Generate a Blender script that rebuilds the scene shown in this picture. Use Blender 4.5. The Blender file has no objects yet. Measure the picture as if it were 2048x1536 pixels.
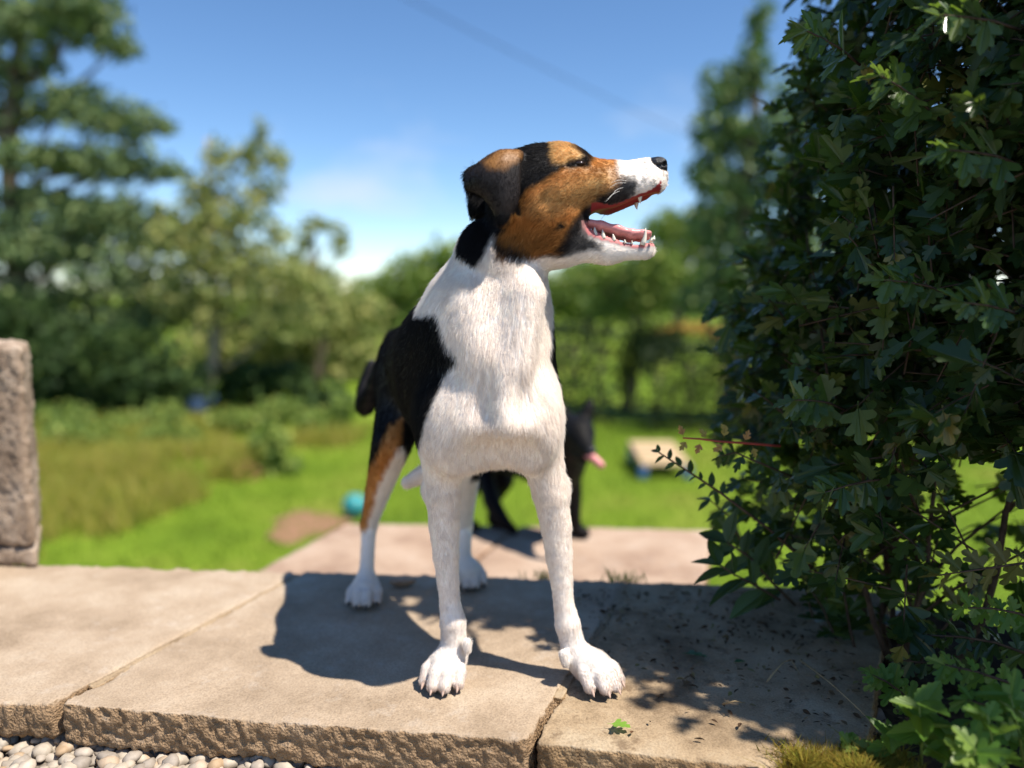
import bpy, math, random
import numpy as np
from mathutils import Vector, Matrix
from mathutils.geometry import tessellate_polygon

random.seed(7)
RNG = np.random.default_rng(11)
SC = bpy.context.scene
COL = SC.collection

# ------------------------------------------------------------------ camera, sky, sun, exposure
F_PX = 1596.0                 # focal length in pixels of the 2048 px wide photograph
PITCH = math.radians(6.7)     # looking slightly down
CAM_H = 0.45
cam_data = bpy.data.cameras.new('camera')
cam_data.sensor_width = 36.0
cam_data.lens = F_PX / 2048.0 * 36.0
cam_data.clip_start = 0.02
cam_data.clip_end = 3000.0
cam_data.dof.use_dof = True
cam_data.dof.focus_distance = 0.85
cam_data.dof.aperture_fstop = 1.75
cam_data.dof.aperture_blades = 0
camera = bpy.data.objects.new('camera', cam_data)
camera.location = (0, 0, CAM_H)
camera.rotation_euler = (math.pi / 2 - PITCH, 0, 0)
COL.objects.link(camera)
SC.camera = camera

TO_SUN = Vector((0.42, -0.25, 0.873)).normalized()
sun_el = math.asin(TO_SUN.z)
sun_az = math.atan2(TO_SUN.x, TO_SUN.y)       # clockwise from +Y
sun_data = bpy.data.lights.new('sun', 'SUN')
sun_data.energy = 4.9
sun_data.angle = math.radians(0.53)
sun_data.color = (1.0, 0.925, 0.82)
sun = bpy.data.objects.new('sun', sun_data)
sun.rotation_euler = TO_SUN.to_track_quat('Z', 'Y').to_euler()
COL.objects.link(sun)

world = bpy.data.worlds.new('World')
SC.world = world
world.use_nodes = True
wn = world.node_tree
wn.nodes.clear()
w_out = wn.nodes.new('ShaderNodeOutputWorld')
w_bg = wn.nodes.new('ShaderNodeBackground')
w_bg.inputs['Strength'].default_value = 0.108
w_sky = wn.nodes.new('ShaderNodeTexSky')
w_sky.sky_type = 'NISHITA'
w_sky.sun_disc = False
w_sky.sun_elevation = sun_el
w_sky.sun_rotation = sun_az
w_sky.air_density = 1.0
w_sky.dust_density = 0.0
w_sky.ozone_density = 1.6
w_sky.altitude = 2500.0
# thin white cumulus low over the horizon, all the way round
w_co = wn.nodes.new('ShaderNodeTexCoord')
w_map = wn.nodes.new('ShaderNodeMapping')
w_map.inputs['Scale'].default_value = (3.2, 3.2, 9.0)
w_map.inputs['Location'].default_value = (0.35, 1.7, 0.2)
w_noise = wn.nodes.new('ShaderNodeTexNoise')
w_noise.inputs['Scale'].default_value = 1.5
w_noise.inputs['Detail'].default_value = 6.0
w_noise.inputs['Roughness'].default_value = 0.55
w_ramp = wn.nodes.new('ShaderNodeValToRGB')
w_ramp.color_ramp.elements[0].position = 0.53
w_ramp.color_ramp.elements[1].position = 0.72
w_sep = wn.nodes.new('ShaderNodeSeparateXYZ')
w_low = wn.nodes.new('ShaderNodeMapRange')
w_low.inputs['From Min'].default_value = 0.28
w_low.inputs['From Max'].default_value = 0.03
w_low.inputs['To Min'].default_value = 0.0
w_low.inputs['To Max'].default_value = 0.85
w_mul = wn.nodes.new('ShaderNodeMath'); w_mul.operation = 'MULTIPLY'
w_mix = wn.nodes.new('ShaderNodeMix'); w_mix.data_type = 'RGBA'
w_mix.inputs['B'].default_value = (4.6, 4.9, 5.5, 1)
wn.links.new(w_co.outputs['Generated'], w_map.inputs['Vector'])
wn.links.new(w_map.outputs['Vector'], w_noise.inputs['Vector'])
wn.links.new(w_noise.outputs['Fac'], w_ramp.inputs['Fac'])
wn.links.new(w_co.outputs['Generated'], w_sep.inputs['Vector'])
wn.links.new(w_sep.outputs['Z'], w_low.inputs['Value'])
wn.links.new(w_ramp.outputs['Color'], w_mul.inputs[0])
wn.links.new(w_low.outputs['Result'], w_mul.inputs[1])
wn.links.new(w_mul.outputs['Value'], w_mix.inputs['Factor'])
w_hs = wn.nodes.new('ShaderNodeHueSaturation'); w_hs.inputs['Saturation'].default_value = 1.15
wn.links.new(w_sky.outputs['Color'], w_hs.inputs['Color'])
wn.links.new(w_hs.outputs['Color'], w_mix.inputs['A'])
wn.links.new(w_mix.outputs['Result'], w_bg.inputs['Color'])
wn.links.new(w_bg.outputs['Background'], w_out.inputs['Surface'])

SC.view_settings.view_transform = 'Standard'
SC.view_settings.look = 'None'
SC.view_settings.gamma = 1.0
SC.view_settings.exposure = 0.76
SC.render.engine = 'CYCLES'
SC.cycles.use_denoising = True
SC.cycles.max_bounces = 10
SC.cycles.diffuse_bounces = 6
SC.cycles.transparent_max_bounces = 8
SC.cycles_curves.shape = 'RIBBONS'
SC.cycles_curves.subdivisions = 2

# ------------------------------------------------------------------ projection helpers (plan positions measured from the photograph)
CT, ST = math.cos(PITCH), math.sin(PITCH)

def ray(px, py):
    xc = (px - 1024.0) / F_PX
    yc = -(py - 768.0) / F_PX
    return np.array([xc, CT + yc * ST, -ST + yc * CT])

def P(px, py, D):
    """world point seen at (px, py) whose distance ahead (world y) is D"""
    d = ray(px, py)
    return np.array([0, 0, CAM_H]) + d * (D / d[1])

def G(px, py, z=0.0):
    """world point seen at (px, py) on the level z"""
    d = ray(px, py)
    return np.array([0, 0, CAM_H]) + d * ((z - CAM_H) / d[2])

def M(r, D):
    """a radius of r pixels at distance D, in metres"""
    return r * D / F_PX

def project(p):
    q = np.asarray(p) - np.array([0, 0, CAM_H])
    dep = q[..., 1] * CT - q[..., 2] * ST
    up = q[..., 1] * ST + q[..., 2] * CT
    dep = np.maximum(dep, 1e-4)
    return np.stack([1024 + F_PX * q[..., 0] / dep, 768 - F_PX * up / dep], -1)

# ------------------------------------------------------------------ numpy noise, meshes
def _hash(ix, iy, iz, seed):
    h = (ix.astype(np.int64) * 374761393 + iy.astype(np.int64) * 668265263 + iz.astype(np.int64) * 2147483647 + seed * 1274126177) & 0xffffffff
    h = ((h ^ (h >> 13)) * 1274126177) & 0xffffffff
    h = (h ^ (h >> 16)) & 0xffff
    return h / 65535.0

def noise3(p, scale=1.0, seed=0):
    """value noise in -1..1"""
    q = np.asarray(p, float) * scale
    i = np.floor(q).astype(np.int64)
    f = q - i
    f = f * f * (3 - 2 * f)
    out = 0
    for a in (0, 1):
        wx = f[..., 0] if a else 1 - f[..., 0]
        for b in (0, 1):
            wy = f[..., 1] if b else 1 - f[..., 1]
            for c in (0, 1):
                wz = f[..., 2] if c else 1 - f[..., 2]
                out = out + wx * wy * wz * _hash(i[..., 0] + a, i[..., 1] + b, i[..., 2] + c, seed)
    return out * 2 - 1

def fbm(p, scale=1.0, octaves=4, seed=0):
    s, a, t = 0, 1.0, 0
    for o in range(octaves):
        s = s + a * noise3(p, scale * 2 ** o, seed + o)
        t += a
        a *= 0.5
    return s / t

def mesh_np(name, verts, faces, smooth=True):
    verts = np.ascontiguousarray(verts, dtype=np.float32)
    faces = np.ascontiguousarray(faces, dtype=np.int32)
    me = bpy.data.meshes.new(name)
    n, k = faces.shape
    me.vertices.add(len(verts)); me.vertices.foreach_set('co', verts.ravel())
    me.loops.add(n * k); me.loops.foreach_set('vertex_index', faces.ravel())
    me.polygons.add(n); me.polygons.foreach_set('loop_start', np.arange(0, n * k, k, dtype=np.int32))
    me.polygons.foreach_set('use_smooth', np.full(n, smooth, dtype=bool))
    me.update(calc_edges=True)
    return me

def link(name, data, material=None, parent=None, loc=None):
    o = bpy.data.objects.new(name, data)
    COL.objects.link(o)
    if material is not None and data is not None:
        data.materials.append(material)
    if parent is not None:
        o.parent = parent
        pl = Vector(parent.location)
        if parent.parent is not None:
            pl = pl + Vector(parent.parent.location)
        o.location = -pl if loc is None else Vector(loc) - pl
    elif loc is not None:
        o.location = loc
    return o

def tag(o, label=None, category=None, group=None, kind=None):
    if label: o['label'] = label
    if category: o['category'] = category
    if group: o['group'] = group
    if kind: o['kind'] = kind
    return o

def empty(name, loc):
    o = bpy.data.objects.new(name, None)
    o.empty_display_size = 0.05
    o.location = loc
    COL.objects.link(o)
    return o

def tube_np(points, radii, sides=8, cap=True):
    """swept tube, returns verts, quads"""
    pts = np.asarray(points, float)
    n = len(pts)
    tan = np.gradient(pts, axis=0)
    tan /= np.linalg.norm(tan, axis=1, keepdims=True) + 1e-9
    ref = np.array([0, 0, 1.0]) if abs(tan[0][2]) < 0.9 else np.array([1.0, 0, 0])
    V = []
    for i in range(n):
        a = np.cross(tan[i], ref); a /= np.linalg.norm(a) + 1e-9
        b = np.cross(tan[i], a)
        ref = np.cross(a, tan[i])
        th = np.linspace(0, 2 * math.pi, sides, endpoint=False)
        V.append(pts[i] + radii[i] * (np.cos(th)[:, None] * a + np.sin(th)[:, None] * b))
    V = np.concatenate(V)
    Fq = []
    for i in range(n - 1):
        for j in range(sides):
            k = (j + 1) % sides
            Fq.append((i * sides + j, i * sides + k, (i + 1) * sides + k, (i + 1) * sides + j))
    if cap:
        c0 = len(V); V = np.vstack([V, pts[0], pts[-1]])
        for j in range(sides):
            k = (j + 1) % sides
            Fq.append((c0, k, j, c0)); Fq.append((c0 + 1, (n - 1) * sides + j, (n - 1) * sides + k, c0 + 1))
    return V, np.array(Fq)

class Soup:
    """collects triangles / quads (as tris) from several pieces of one part"""
    def __init__(self): self.v, self.f, self.n = [], [], 0
    def add(self, v, f):
        v = np.asarray(v); f = np.asarray(f)
        if f.shape[1] == 4:
            t1 = f[:, [0, 1, 2]]; t2 = f[:, [0, 2, 3]]
            f = np.concatenate([t1, t2])
            f = f[(f[:, 0] != f[:, 1]) & (f[:, 1] != f[:, 2]) & (f[:, 0] != f[:, 2])]
        self.v.append(v); self.f.append(f + self.n); self.n += len(v)
        return self
    def tube(self, pts, radii, sides=6): return self.add(*tube_np(pts, radii, sides))
    def mesh(self, name, smooth=True): return mesh_np(name, np.concatenate(self.v), np.concatenate(self.f), smooth)

# ------------------------------------------------------------------ materials
def new_mat(name):
    m = bpy.data.materials.new(name)
    m.use_nodes = True
    nt = m.node_tree
    b = nt.nodes['Principled BSDF']
    return m, nt, b

def ramp(nt, stops):
    r = nt.nodes.new('ShaderNodeValToRGB')
    e = r.color_ramp.elements
    while len(e) < len(stops): e.new(0.5)
    for s, (pos, c) in zip(e, stops):
        s.position = pos; s.color = (*c, 1)
    return r

def plain(name, color, rough=0.6, spec=0.3, noise_scale=40.0, vary=0.15, bump=0.0, coat=0.0):
    m, nt, b = new_mat(name)
    co = nt.nodes.new('ShaderNodeTexCoord')
    no = nt.nodes.new('ShaderNodeTexNoise'); no.inputs['Scale'].default_value = noise_scale; no.inputs['Detail'].default_value = 4
    nt.links.new(co.outputs['Object'], no.inputs['Vector'])
    c = np.array(color)
    r = ramp(nt, [(0.3, tuple(c * (1 - vary))), (0.7, tuple(np.minimum(c * (1 + vary), 1)))])
    nt.links.new(no.outputs['Fac'], r.inputs['Fac'])
    nt.links.new(r.outputs['Color'], b.inputs['Base Color'])
    b.inputs['Roughness'].default_value = rough
    b.inputs['Specular IOR Level'].default_value = spec
    if coat: b.inputs['Coat Weight'].default_value = coat; b.inputs['Coat Roughness'].default_value = 0.13
    if bump:
        bp = nt.nodes.new('ShaderNodeBump'); bp.inputs['Strength'].default_value = bump; bp.inputs['Distance'].default_value = 0.002
        nt.links.new(no.outputs['Fac'], bp.inputs['Height']); nt.links.new(bp.outputs['Normal'], b.inputs['Normal'])
    return m

def leaf_mat(name, stops, under=None, rough=0.42, spec=0.4, trans=0.35, trans_col=(0.16, 0.28, 0.02)):
    """leaves: a tint for each leaf, paler underside, light shining through"""
    m, nt, b = new_mat(name)
    geo = nt.nodes.new('ShaderNodeNewGeometry')
    oi = nt.nodes.new('ShaderNodeObjectInfo')
    ad = nt.nodes.new('ShaderNodeMath'); ad.operation = 'ADD'
    fr = nt.nodes.new('ShaderNodeMath'); fr.operation = 'FRACT'
    nt.links.new(geo.outputs['Random Per Island'], ad.inputs[0]); nt.links.new(oi.outputs['Random'], ad.inputs[1])
    nt.links.new(ad.outputs[0], fr.inputs[0])
    r = ramp(nt, stops)
    nt.links.new(fr.outputs[0], r.inputs['Fac'])
    col = r.outputs['Color']
    if under:
        mx = nt.nodes.new('ShaderNodeMix'); mx.data_type = 'RGBA'
        mx.inputs['B'].default_value = (*under, 1)
        nt.links.new(geo.outputs['Backfacing'], mx.inputs['Factor']); nt.links.new(col, mx.inputs['A'])
        col = mx.outputs['Result']
    nt.links.new(col, b.inputs['Base Color'])
    b.inputs['Roughness'].default_value = rough
    b.inputs['Specular IOR Level'].default_value = spec
    tr = nt.nodes.new('ShaderNodeBsdfTranslucent'); tr.inputs['Color'].default_value = (*trans_col, 1)
    ms = nt.nodes.new('ShaderNodeMixShader'); ms.inputs['Fac'].default_value = trans
    nt.links.new(b.outputs[0], ms.inputs[1]); nt.links.new(tr.outputs[0], ms.inputs[2])
    nt.links.new(ms.outputs[0], nt.nodes['Material Output'].inputs['Surface'])
    return m
# ------------------------------------------------------------------ signed distance modelling for the bodies
class Field:
    def __init__(self, lo, hi, h):
        self.lo = np.asarray(lo, float); self.h = h
        self.n = np.ceil((np.asarray(hi) - self.lo) / h).astype(int) + 1
        self.F = np.full(self.n, 1.0, dtype=np.float32)
    def box(self, blo, bhi):
        a = np.clip(np.floor((np.asarray(blo) - self.lo) / self.h).astype(int), 0, self.n)
        b = np.clip(np.ceil((np.asarray(bhi) - self.lo) / self.h).astype(int) + 1, 0, self.n)
        sl = tuple(slice(x, y) for x, y in zip(a, b))
        ax = [self.lo[i] + self.h * np.arange(a[i], b[i]) for i in range(3)]
        pts = np.stack(np.meshgrid(*ax, indexing='ij'), -1)
        return sl, pts
    def _smin(self, a, b, k):
        hh = np.maximum(k - np.abs(a - b), 0) / k
        return np.minimum(a, b) - hh * hh * k * 0.25
    def union(self, blo, bhi, fn, k):
        m = k + 3 * self.h
        sl, p = self.box(np.asarray(blo) - m, np.asarray(bhi) + m)
        if p.size == 0: return
        self.F[sl] = self._smin(self.F[sl], fn(p), k)
    def cut(self, blo, bhi, fn, k):
        sl, p = self.box(blo, bhi)
        if p.size == 0: return
        self.F[sl] = -self._smin(-self.F[sl], fn(p), k)
    def cone(self, a, b, ra, rb, k=0.012, flat=None, squash=1.0):
        """round cone a->b; flat = direction in which it is squashed by the factor squash (<1 thinner)"""
        a = np.asarray(a, float); b = np.asarray(b, float)
        ab = b - a; L2 = ab @ ab + 1e-12
        r = max(ra, rb)
        def fn(p):
            q = p - a
            if flat is not None:
                w = np.asarray(flat, float)
                q = q + ((1 / squash - 1) * (q @ w))[..., None] * w
                abw = ab + (1 / squash - 1) * (ab @ w) * w
            else:
                abw = ab
            t = np.clip(q @ abw / (abw @ abw + 1e-12), 0, 1)
            d = np.linalg.norm(q - t[..., None] * abw, axis=-1) - (ra + (rb - ra) * t)
            return d * (min(1.0, squash) if flat is not None else 1.0)
        r2 = r * max(1.0, squash)
        self.union(np.minimum(a, b) - r2, np.maximum(a, b) + r2, fn, k)
    def chain(self, pts, k=0.012):
        """a limb: round cones joined end to end, blended into the body as one piece"""
        A = np.array([p for p, _ in pts]); R = [r for _, r in pts]
        def fn(p):
            best = None
            for i in range(len(A) - 1):
                ab = A[i + 1] - A[i]; q = p - A[i]
                t = np.clip(q @ ab / (ab @ ab + 1e-12), 0, 1)
                d = np.linalg.norm(q - t[..., None] * ab, axis=-1) - (R[i] + (R[i + 1] - R[i]) * t)
                if best is None: best = d
                else:
                    hh = np.maximum(0.004 - np.abs(best - d), 0) / 0.004
                    best = np.minimum(best, d) - hh * hh * 0.0004
            return best
        r = max(R)
        self.union(A.min(0) - r, A.max(0) + r, fn, k)
    def ell_fn(self, c, R, axes=None):
        c = np.asarray(c, float); R = np.asarray(R, float)
        A = np.eye(3) if axes is None else np.array([np.asarray(x) / np.linalg.norm(x) for x in axes])
        def fn(p):
            q = (p - c) @ A.T
            k0 = np.linalg.norm(q / R, axis=-1)
            k1 = np.linalg.norm(q / (R * R), axis=-1) + 1e-9
            return k0 * (k0 - 1) / k1
        return fn
    def ell(self, c, R, axes=None, k=0.012):
        r = max(R)
        self.union(np.asarray(c) - r, np.asarray(c) + r, self.ell_fn(c, R, axes), k)
    def ell_cut(self, c, R, axes=None, k=0.006):
        r = max(R) + k
        self.cut(np.asarray(c) - r, np.asarray(c) + r, self.ell_fn(c, R, axes), k)
    def sheet(self, pts, rad, k=0.004):
        lo = pts.min(0) - 0.012; hi = pts.max(0) + 0.012
        def fn(p):
            sh = p.shape[:-1]; q = p.reshape(-1, 3).astype(np.float32)
            S = pts.astype(np.float32); s2 = (S * S).sum(1)
            best = np.full(len(q), 9.0, np.float32)
            for i in range(0, len(q), 20000):
                qq = q[i:i + 20000]
                d2 = (qq * qq).sum(1)[:, None] - 2 * qq @ S.T + s2
                best[i:i + 20000] = np.sqrt(np.maximum(d2.min(1), 0))
            return (best - rad).reshape(sh)
        self.union(lo, hi, fn, k)
    def surface(self):
        F = self.F; s = F < 0
        def corner(a, i, j, k):
            n = a.shape
            return a[i:n[0] - 1 + i, j:n[1] - 1 + j, k:n[2] - 1 + k]
        cnt = sum(corner(s, i, j, k).astype(np.int8) for i in (0, 1) for j in (0, 1) for k in (0, 1))
        mixed = (cnt > 0) & (cnt < 8)
        ijk = np.argwhere(mixed)
        idx = np.full(mixed.shape, -1, np.int64); idx[mixed] = np.arange(len(ijk))
        acc = np.zeros((len(ijk), 3)); num = np.zeros(len(ijk))
        offs = np.array([(i, j, k) for i in (0, 1) for j in (0, 1) for k in (0, 1)])
        vals = {tuple(o): F[ijk[:, 0] + o[0], ijk[:, 1] + o[1], ijk[:, 2] + o[2]] for o in offs}
        for o in offs:
            for ax in range(3):
                if o[ax]: continue
                e = o.copy(); e[ax] = 1
                a, b = vals[tuple(o)], vals[tuple(e)]
                x = (a < 0) != (b < 0)
                t = np.where(x, a / np.where(x, a - b, 1), 0)
                pos = np.repeat(o[None].astype(float), len(ijk), 0); pos[:, ax] += t
                acc[x] += pos[x]; num[x] += 1
        V = self.lo + self.h * (ijk + acc / num[:, None])
        Q = []
        for ax in range(3):
            u, v = (ax + 1) % 3, (ax + 2) % 3
            sa = np.moveaxis(s, ax, 0)
            cross = np.moveaxis(sa[:-1] != sa[1:], 0, ax)
            e = np.argwhere(cross)
            e = e[(e[:, u] > 0) & (e[:, v] > 0) & (e[:, u] < self.n[u] - 1) & (e[:, v] < self.n[v] - 1)]
            du = np.zeros(3, int); du[u] = 1; dv = np.zeros(3, int); dv[v] = 1
            g = lambda q: idx[q[:, 0], q[:, 1], q[:, 2]]
            quad = np.stack([g(e - du - dv), g(e - dv), g(e), g(e - du)], 1)
            inside = s[e[:, 0], e[:, 1], e[:, 2]]
            quad[~inside] = quad[~inside][:, ::-1]
            Q.append(quad)
        Q = np.concatenate(Q)
        Q = Q[(Q >= 0).all(1)]
        return V, Q

def smooth_mesh(V, Q, it=2, lam=0.5):
    e = np.concatenate([Q[:, [0, 1]], Q[:, [1, 2]], Q[:, [2, 3]], Q[:, [3, 0]]])
    e = np.concatenate([e, e[:, ::-1]])
    deg = np.bincount(e[:, 0], minlength=len(V))[:, None]
    for _ in range(it):
        s = np.stack([np.bincount(e[:, 0], weights=V[e[:, 1], i], minlength=len(V)) for i in range(3)], 1)
        V = V + lam * (s / np.maximum(deg, 1) - V)
    return V

def vnormals(V, Q):
    n = np.cross(V[Q[:, 2]] - V[Q[:, 0]], V[Q[:, 3]] - V[Q[:, 1]])
    N = np.zeros_like(V)
    for c in range(4):
        for i in range(3):
            N[:, i] += np.bincount(Q[:, c], weights=n[:, i], minlength=len(V))
    return N / (np.linalg.norm(N, axis=1, keepdims=True) + 1e-12)

def sd_poly(pts, poly):
    """signed distance in the plane, negative inside"""
    poly = np.asarray(poly, float)
    d = np.full(len(pts), 1e9); c = np.zeros(len(pts), bool)
    n = len(poly)
    for i in range(n):
        a, b = poly[i], poly[(i + 1) % n]
        e = b - a; w = pts - a
        t = np.clip((w @ e) / (e @ e + 1e-9), 0, 1)
        d = np.minimum(d, np.hypot(w[:, 0] - e[0] * t, w[:, 1] - e[1] * t))
        cond = ((a[1] > pts[:, 1]) != (b[1] > pts[:, 1]))
        xi = a[0] + (pts[:, 1] - a[1]) * e[0] / (e[1] if abs(e[1]) > 1e-9 else 1e-9)
        c ^= cond & (pts[:, 0] < xi)
    return np.where(c, -d, d)

def unit(v):
    v = np.asarray(v, float)
    return v / (np.linalg.norm(v, axis=-1, keepdims=True) + 1e-12)
# ------------------------------------------------------------------ the setting: lawn, stone terrace, gravel, soil
LAWN_Z = -1.5
def lawn_height(x, y):
    p = np.stack([x, y, np.zeros_like(x)], -1)
    bank = np.clip((-x - 1.2 - 0.10 * (y - 6)) / 2.5, 0, 1) * np.clip((y - 5.5) / 3, 0, 1)
    return LAWN_Z + 0.05 * fbm(p, 0.5, 3, 5) + 0.12 * bank * bank * (3 - 2 * bank) + 0.02 * fbm(p, 3, 2, 8)

gx = np.concatenate([-np.geomspace(200, 14, 14), np.linspace(-13, 13, 105), np.geomspace(14, 200, 14)])
gy = np.concatenate([np.linspace(-4, 16, 100), np.geomspace(16.5, 600, 40)])
X, Y = np.meshgrid(gx, gy, indexing='xy')
V = np.stack([X, Y, lawn_height(X, Y)], -1).reshape(-1, 3)
nx = len(gx); ii = np.arange(len(gy) - 1)[:, None] * nx + np.arange(nx - 1)[None]
Fq = np.stack([ii, ii + 1, ii + nx + 1, ii + nx], -1).reshape(-1, 4)
m_lawn, nt, b = new_mat('mown_lawn')
co = nt.nodes.new('ShaderNodeTexCoord')
n1 = nt.nodes.new('ShaderNodeTexNoise'); n1.inputs['Scale'].default_value = 0.9; n1.inputs['Detail'].default_value = 5
n2 = nt.nodes.new('ShaderNodeTexNoise'); n2.inputs['Scale'].default_value = 60; n2.inputs['Detail'].default_value = 3
nt.links.new(co.outputs['Object'], n1.inputs['Vector']); nt.links.new(co.outputs['Object'], n2.inputs['Vector'])
r1 = ramp(nt, [(0.32, (0.105, 0.175, 0.014)), (0.52, (0.16, 0.245, 0.020)), (0.72, (0.24, 0.27, 0.045))])
nt.links.new(n1.outputs['Fac'], r1.inputs['Fac'])
mx = nt.nodes.new('ShaderNodeMix'); mx.data_type = 'RGBA'; mx.blend_type = 'MULTIPLY'; mx.inputs['Factor'].default_value = 0.5
r2 = ramp(nt, [(0.3, (0.55, 0.55, 0.5)), (0.7, (1, 1, 1))]); nt.links.new(n2.outputs['Fac'], r2.inputs['Fac'])
nt.links.new(r1.outputs['Color'], mx.inputs['A']); nt.links.new(r2.outputs['Color'], mx.inputs['B'])
nt.links.new(mx.outputs['Result'], b.inputs['Base Color'])
b.inputs['Roughness'].default_value = 0.8; b.inputs['Specular IOR Level'].default_value = 0.1
bp = nt.nodes.new('ShaderNodeBump'); bp.inputs['Strength'].default_value = 0.6; bp.inputs['Distance'].default_value = 0.02
nt.links.new(n2.outputs['Fac'], bp.inputs['Height']); nt.links.new(bp.outputs['Normal'], b.inputs['Normal'])
tag(link('lawn', mesh_np('lawn', V, Fq), m_lawn), kind='structure')

def blades(n, pos, h, w, lean=0.5):
    """n grass blades, two triangles' worth each (root pair, bent tip)"""
    a = RNG.uniform(0, 2 * math.pi, n); s = np.stack([np.cos(a), np.sin(a), np.zeros(n)], -1)
    b_ = RNG.uniform(0, 2 * math.pi, n); ln = np.stack([np.cos(b_), np.sin(b_), np.zeros(n)], -1)
    h = h * RNG.uniform(0.55, 1.2, (n, 1)); up = np.array([0, 0, 1.0])
    mid = pos + up * h * 0.6 + ln * h * lean * 0.25
    tip = pos + up * h + ln * h * lean * RNG.uniform(0.3, 1, (n, 1))
    V = np.stack([pos - s * w, pos + s * w, mid + s * w * 0.7, mid - s * w * 0.7, tip], 1).reshape(-1, 3)
    o = np.arange(n)[:, None] * 5
    return V, np.concatenate([o + [0, 1, 2], o + [0, 2, 3], o + [3, 2, 4]])
m_blade = leaf_mat('grass_blade', [(0.0, (0.09, 0.16, 0.014)), (0.6, (0.16, 0.25, 0.022)), (1.0, (0.24, 0.27, 0.05))], None, 0.5, 0.25, 0.3, (0.22, 0.34, 0.02))
n = 60000
x = RNG.uniform(-4.5, 5.5, n); y = RNG.uniform(3.6, 11.5, n)
tag(link('lawn_grass', mesh_np('lawn_grass', *blades(n, np.stack([x, y, lawn_height(x, y)], -1), 0.055, 0.004)), m_blade), 'short bright green mown grass of the lawn behind the terrace', 'grass', kind='stuff')
m_long = leaf_mat('long_grass_blade', [(0.0, (0.13, 0.20, 0.022)), (0.35, (0.31, 0.32, 0.05)), (0.75, (0.46, 0.40, 0.10)), (1.0, (0.38, 0.25, 0.09))], None, 0.6, 0.2, 0.5, (0.50, 0.50, 0.09))
n = 46000
y = RNG.uniform(5.4, 11.5, n); x = -0.6 - RNG.random(n) ** 0.8 * 7.0 - 0.22 * (y - 6)
keep = (x < -3.35 + 0.39 * (y - 5.97) + 0.5 * noise3(np.stack([x, y, 0 * x], -1), 0.8, 3)) & (noise3(np.stack([x, y, 0 * x], -1), 1.2, 6) > -0.45)
x, y = x[keep], y[keep]
tag(link('long_grass', mesh_np('long_grass', *blades(len(x), np.stack([x, y, lawn_height(x, y)], -1), (0.17 + 0.15 * fbm(np.stack([x, y, 0 * x], -1), 0.9, 3, 55))[:, None], 0.008, 0.8)), m_long), 'uncut yellowing long grass on the bank beside the lawn', 'grass', kind='stuff')
# bare soil patch worn into the lawn
c = G(612, 1042, LAWN_Z + 0.03); th = np.linspace(0, 2 * math.pi, 33)[:-1]
rr = 1 + 0.18 * np.sin(3 * th + 1) + 0.1 * np.sin(7 * th)
ring = np.stack([c[0] + 0.30 * rr * np.cos(th), c[1] + 0.42 * rr * np.sin(th), np.zeros(32)], -1)
ring[:, 2] = lawn_height(ring[:, 0], ring[:, 1]) + 0.012
V = np.vstack([ring, [c[0], c[1], lawn_height(np.array([c[0]]), np.array([c[1]]))[0] + 0.03]])
tag(link('soil_patch', mesh_np('soil_patch', V, np.array([(k, (k + 1) % 32, 32) for k in range(32)])), plain('bare_soil', (0.26, 0.15, 0.09), 0.9, 0.1, 30, 0.3)), kind='structure')

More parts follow.
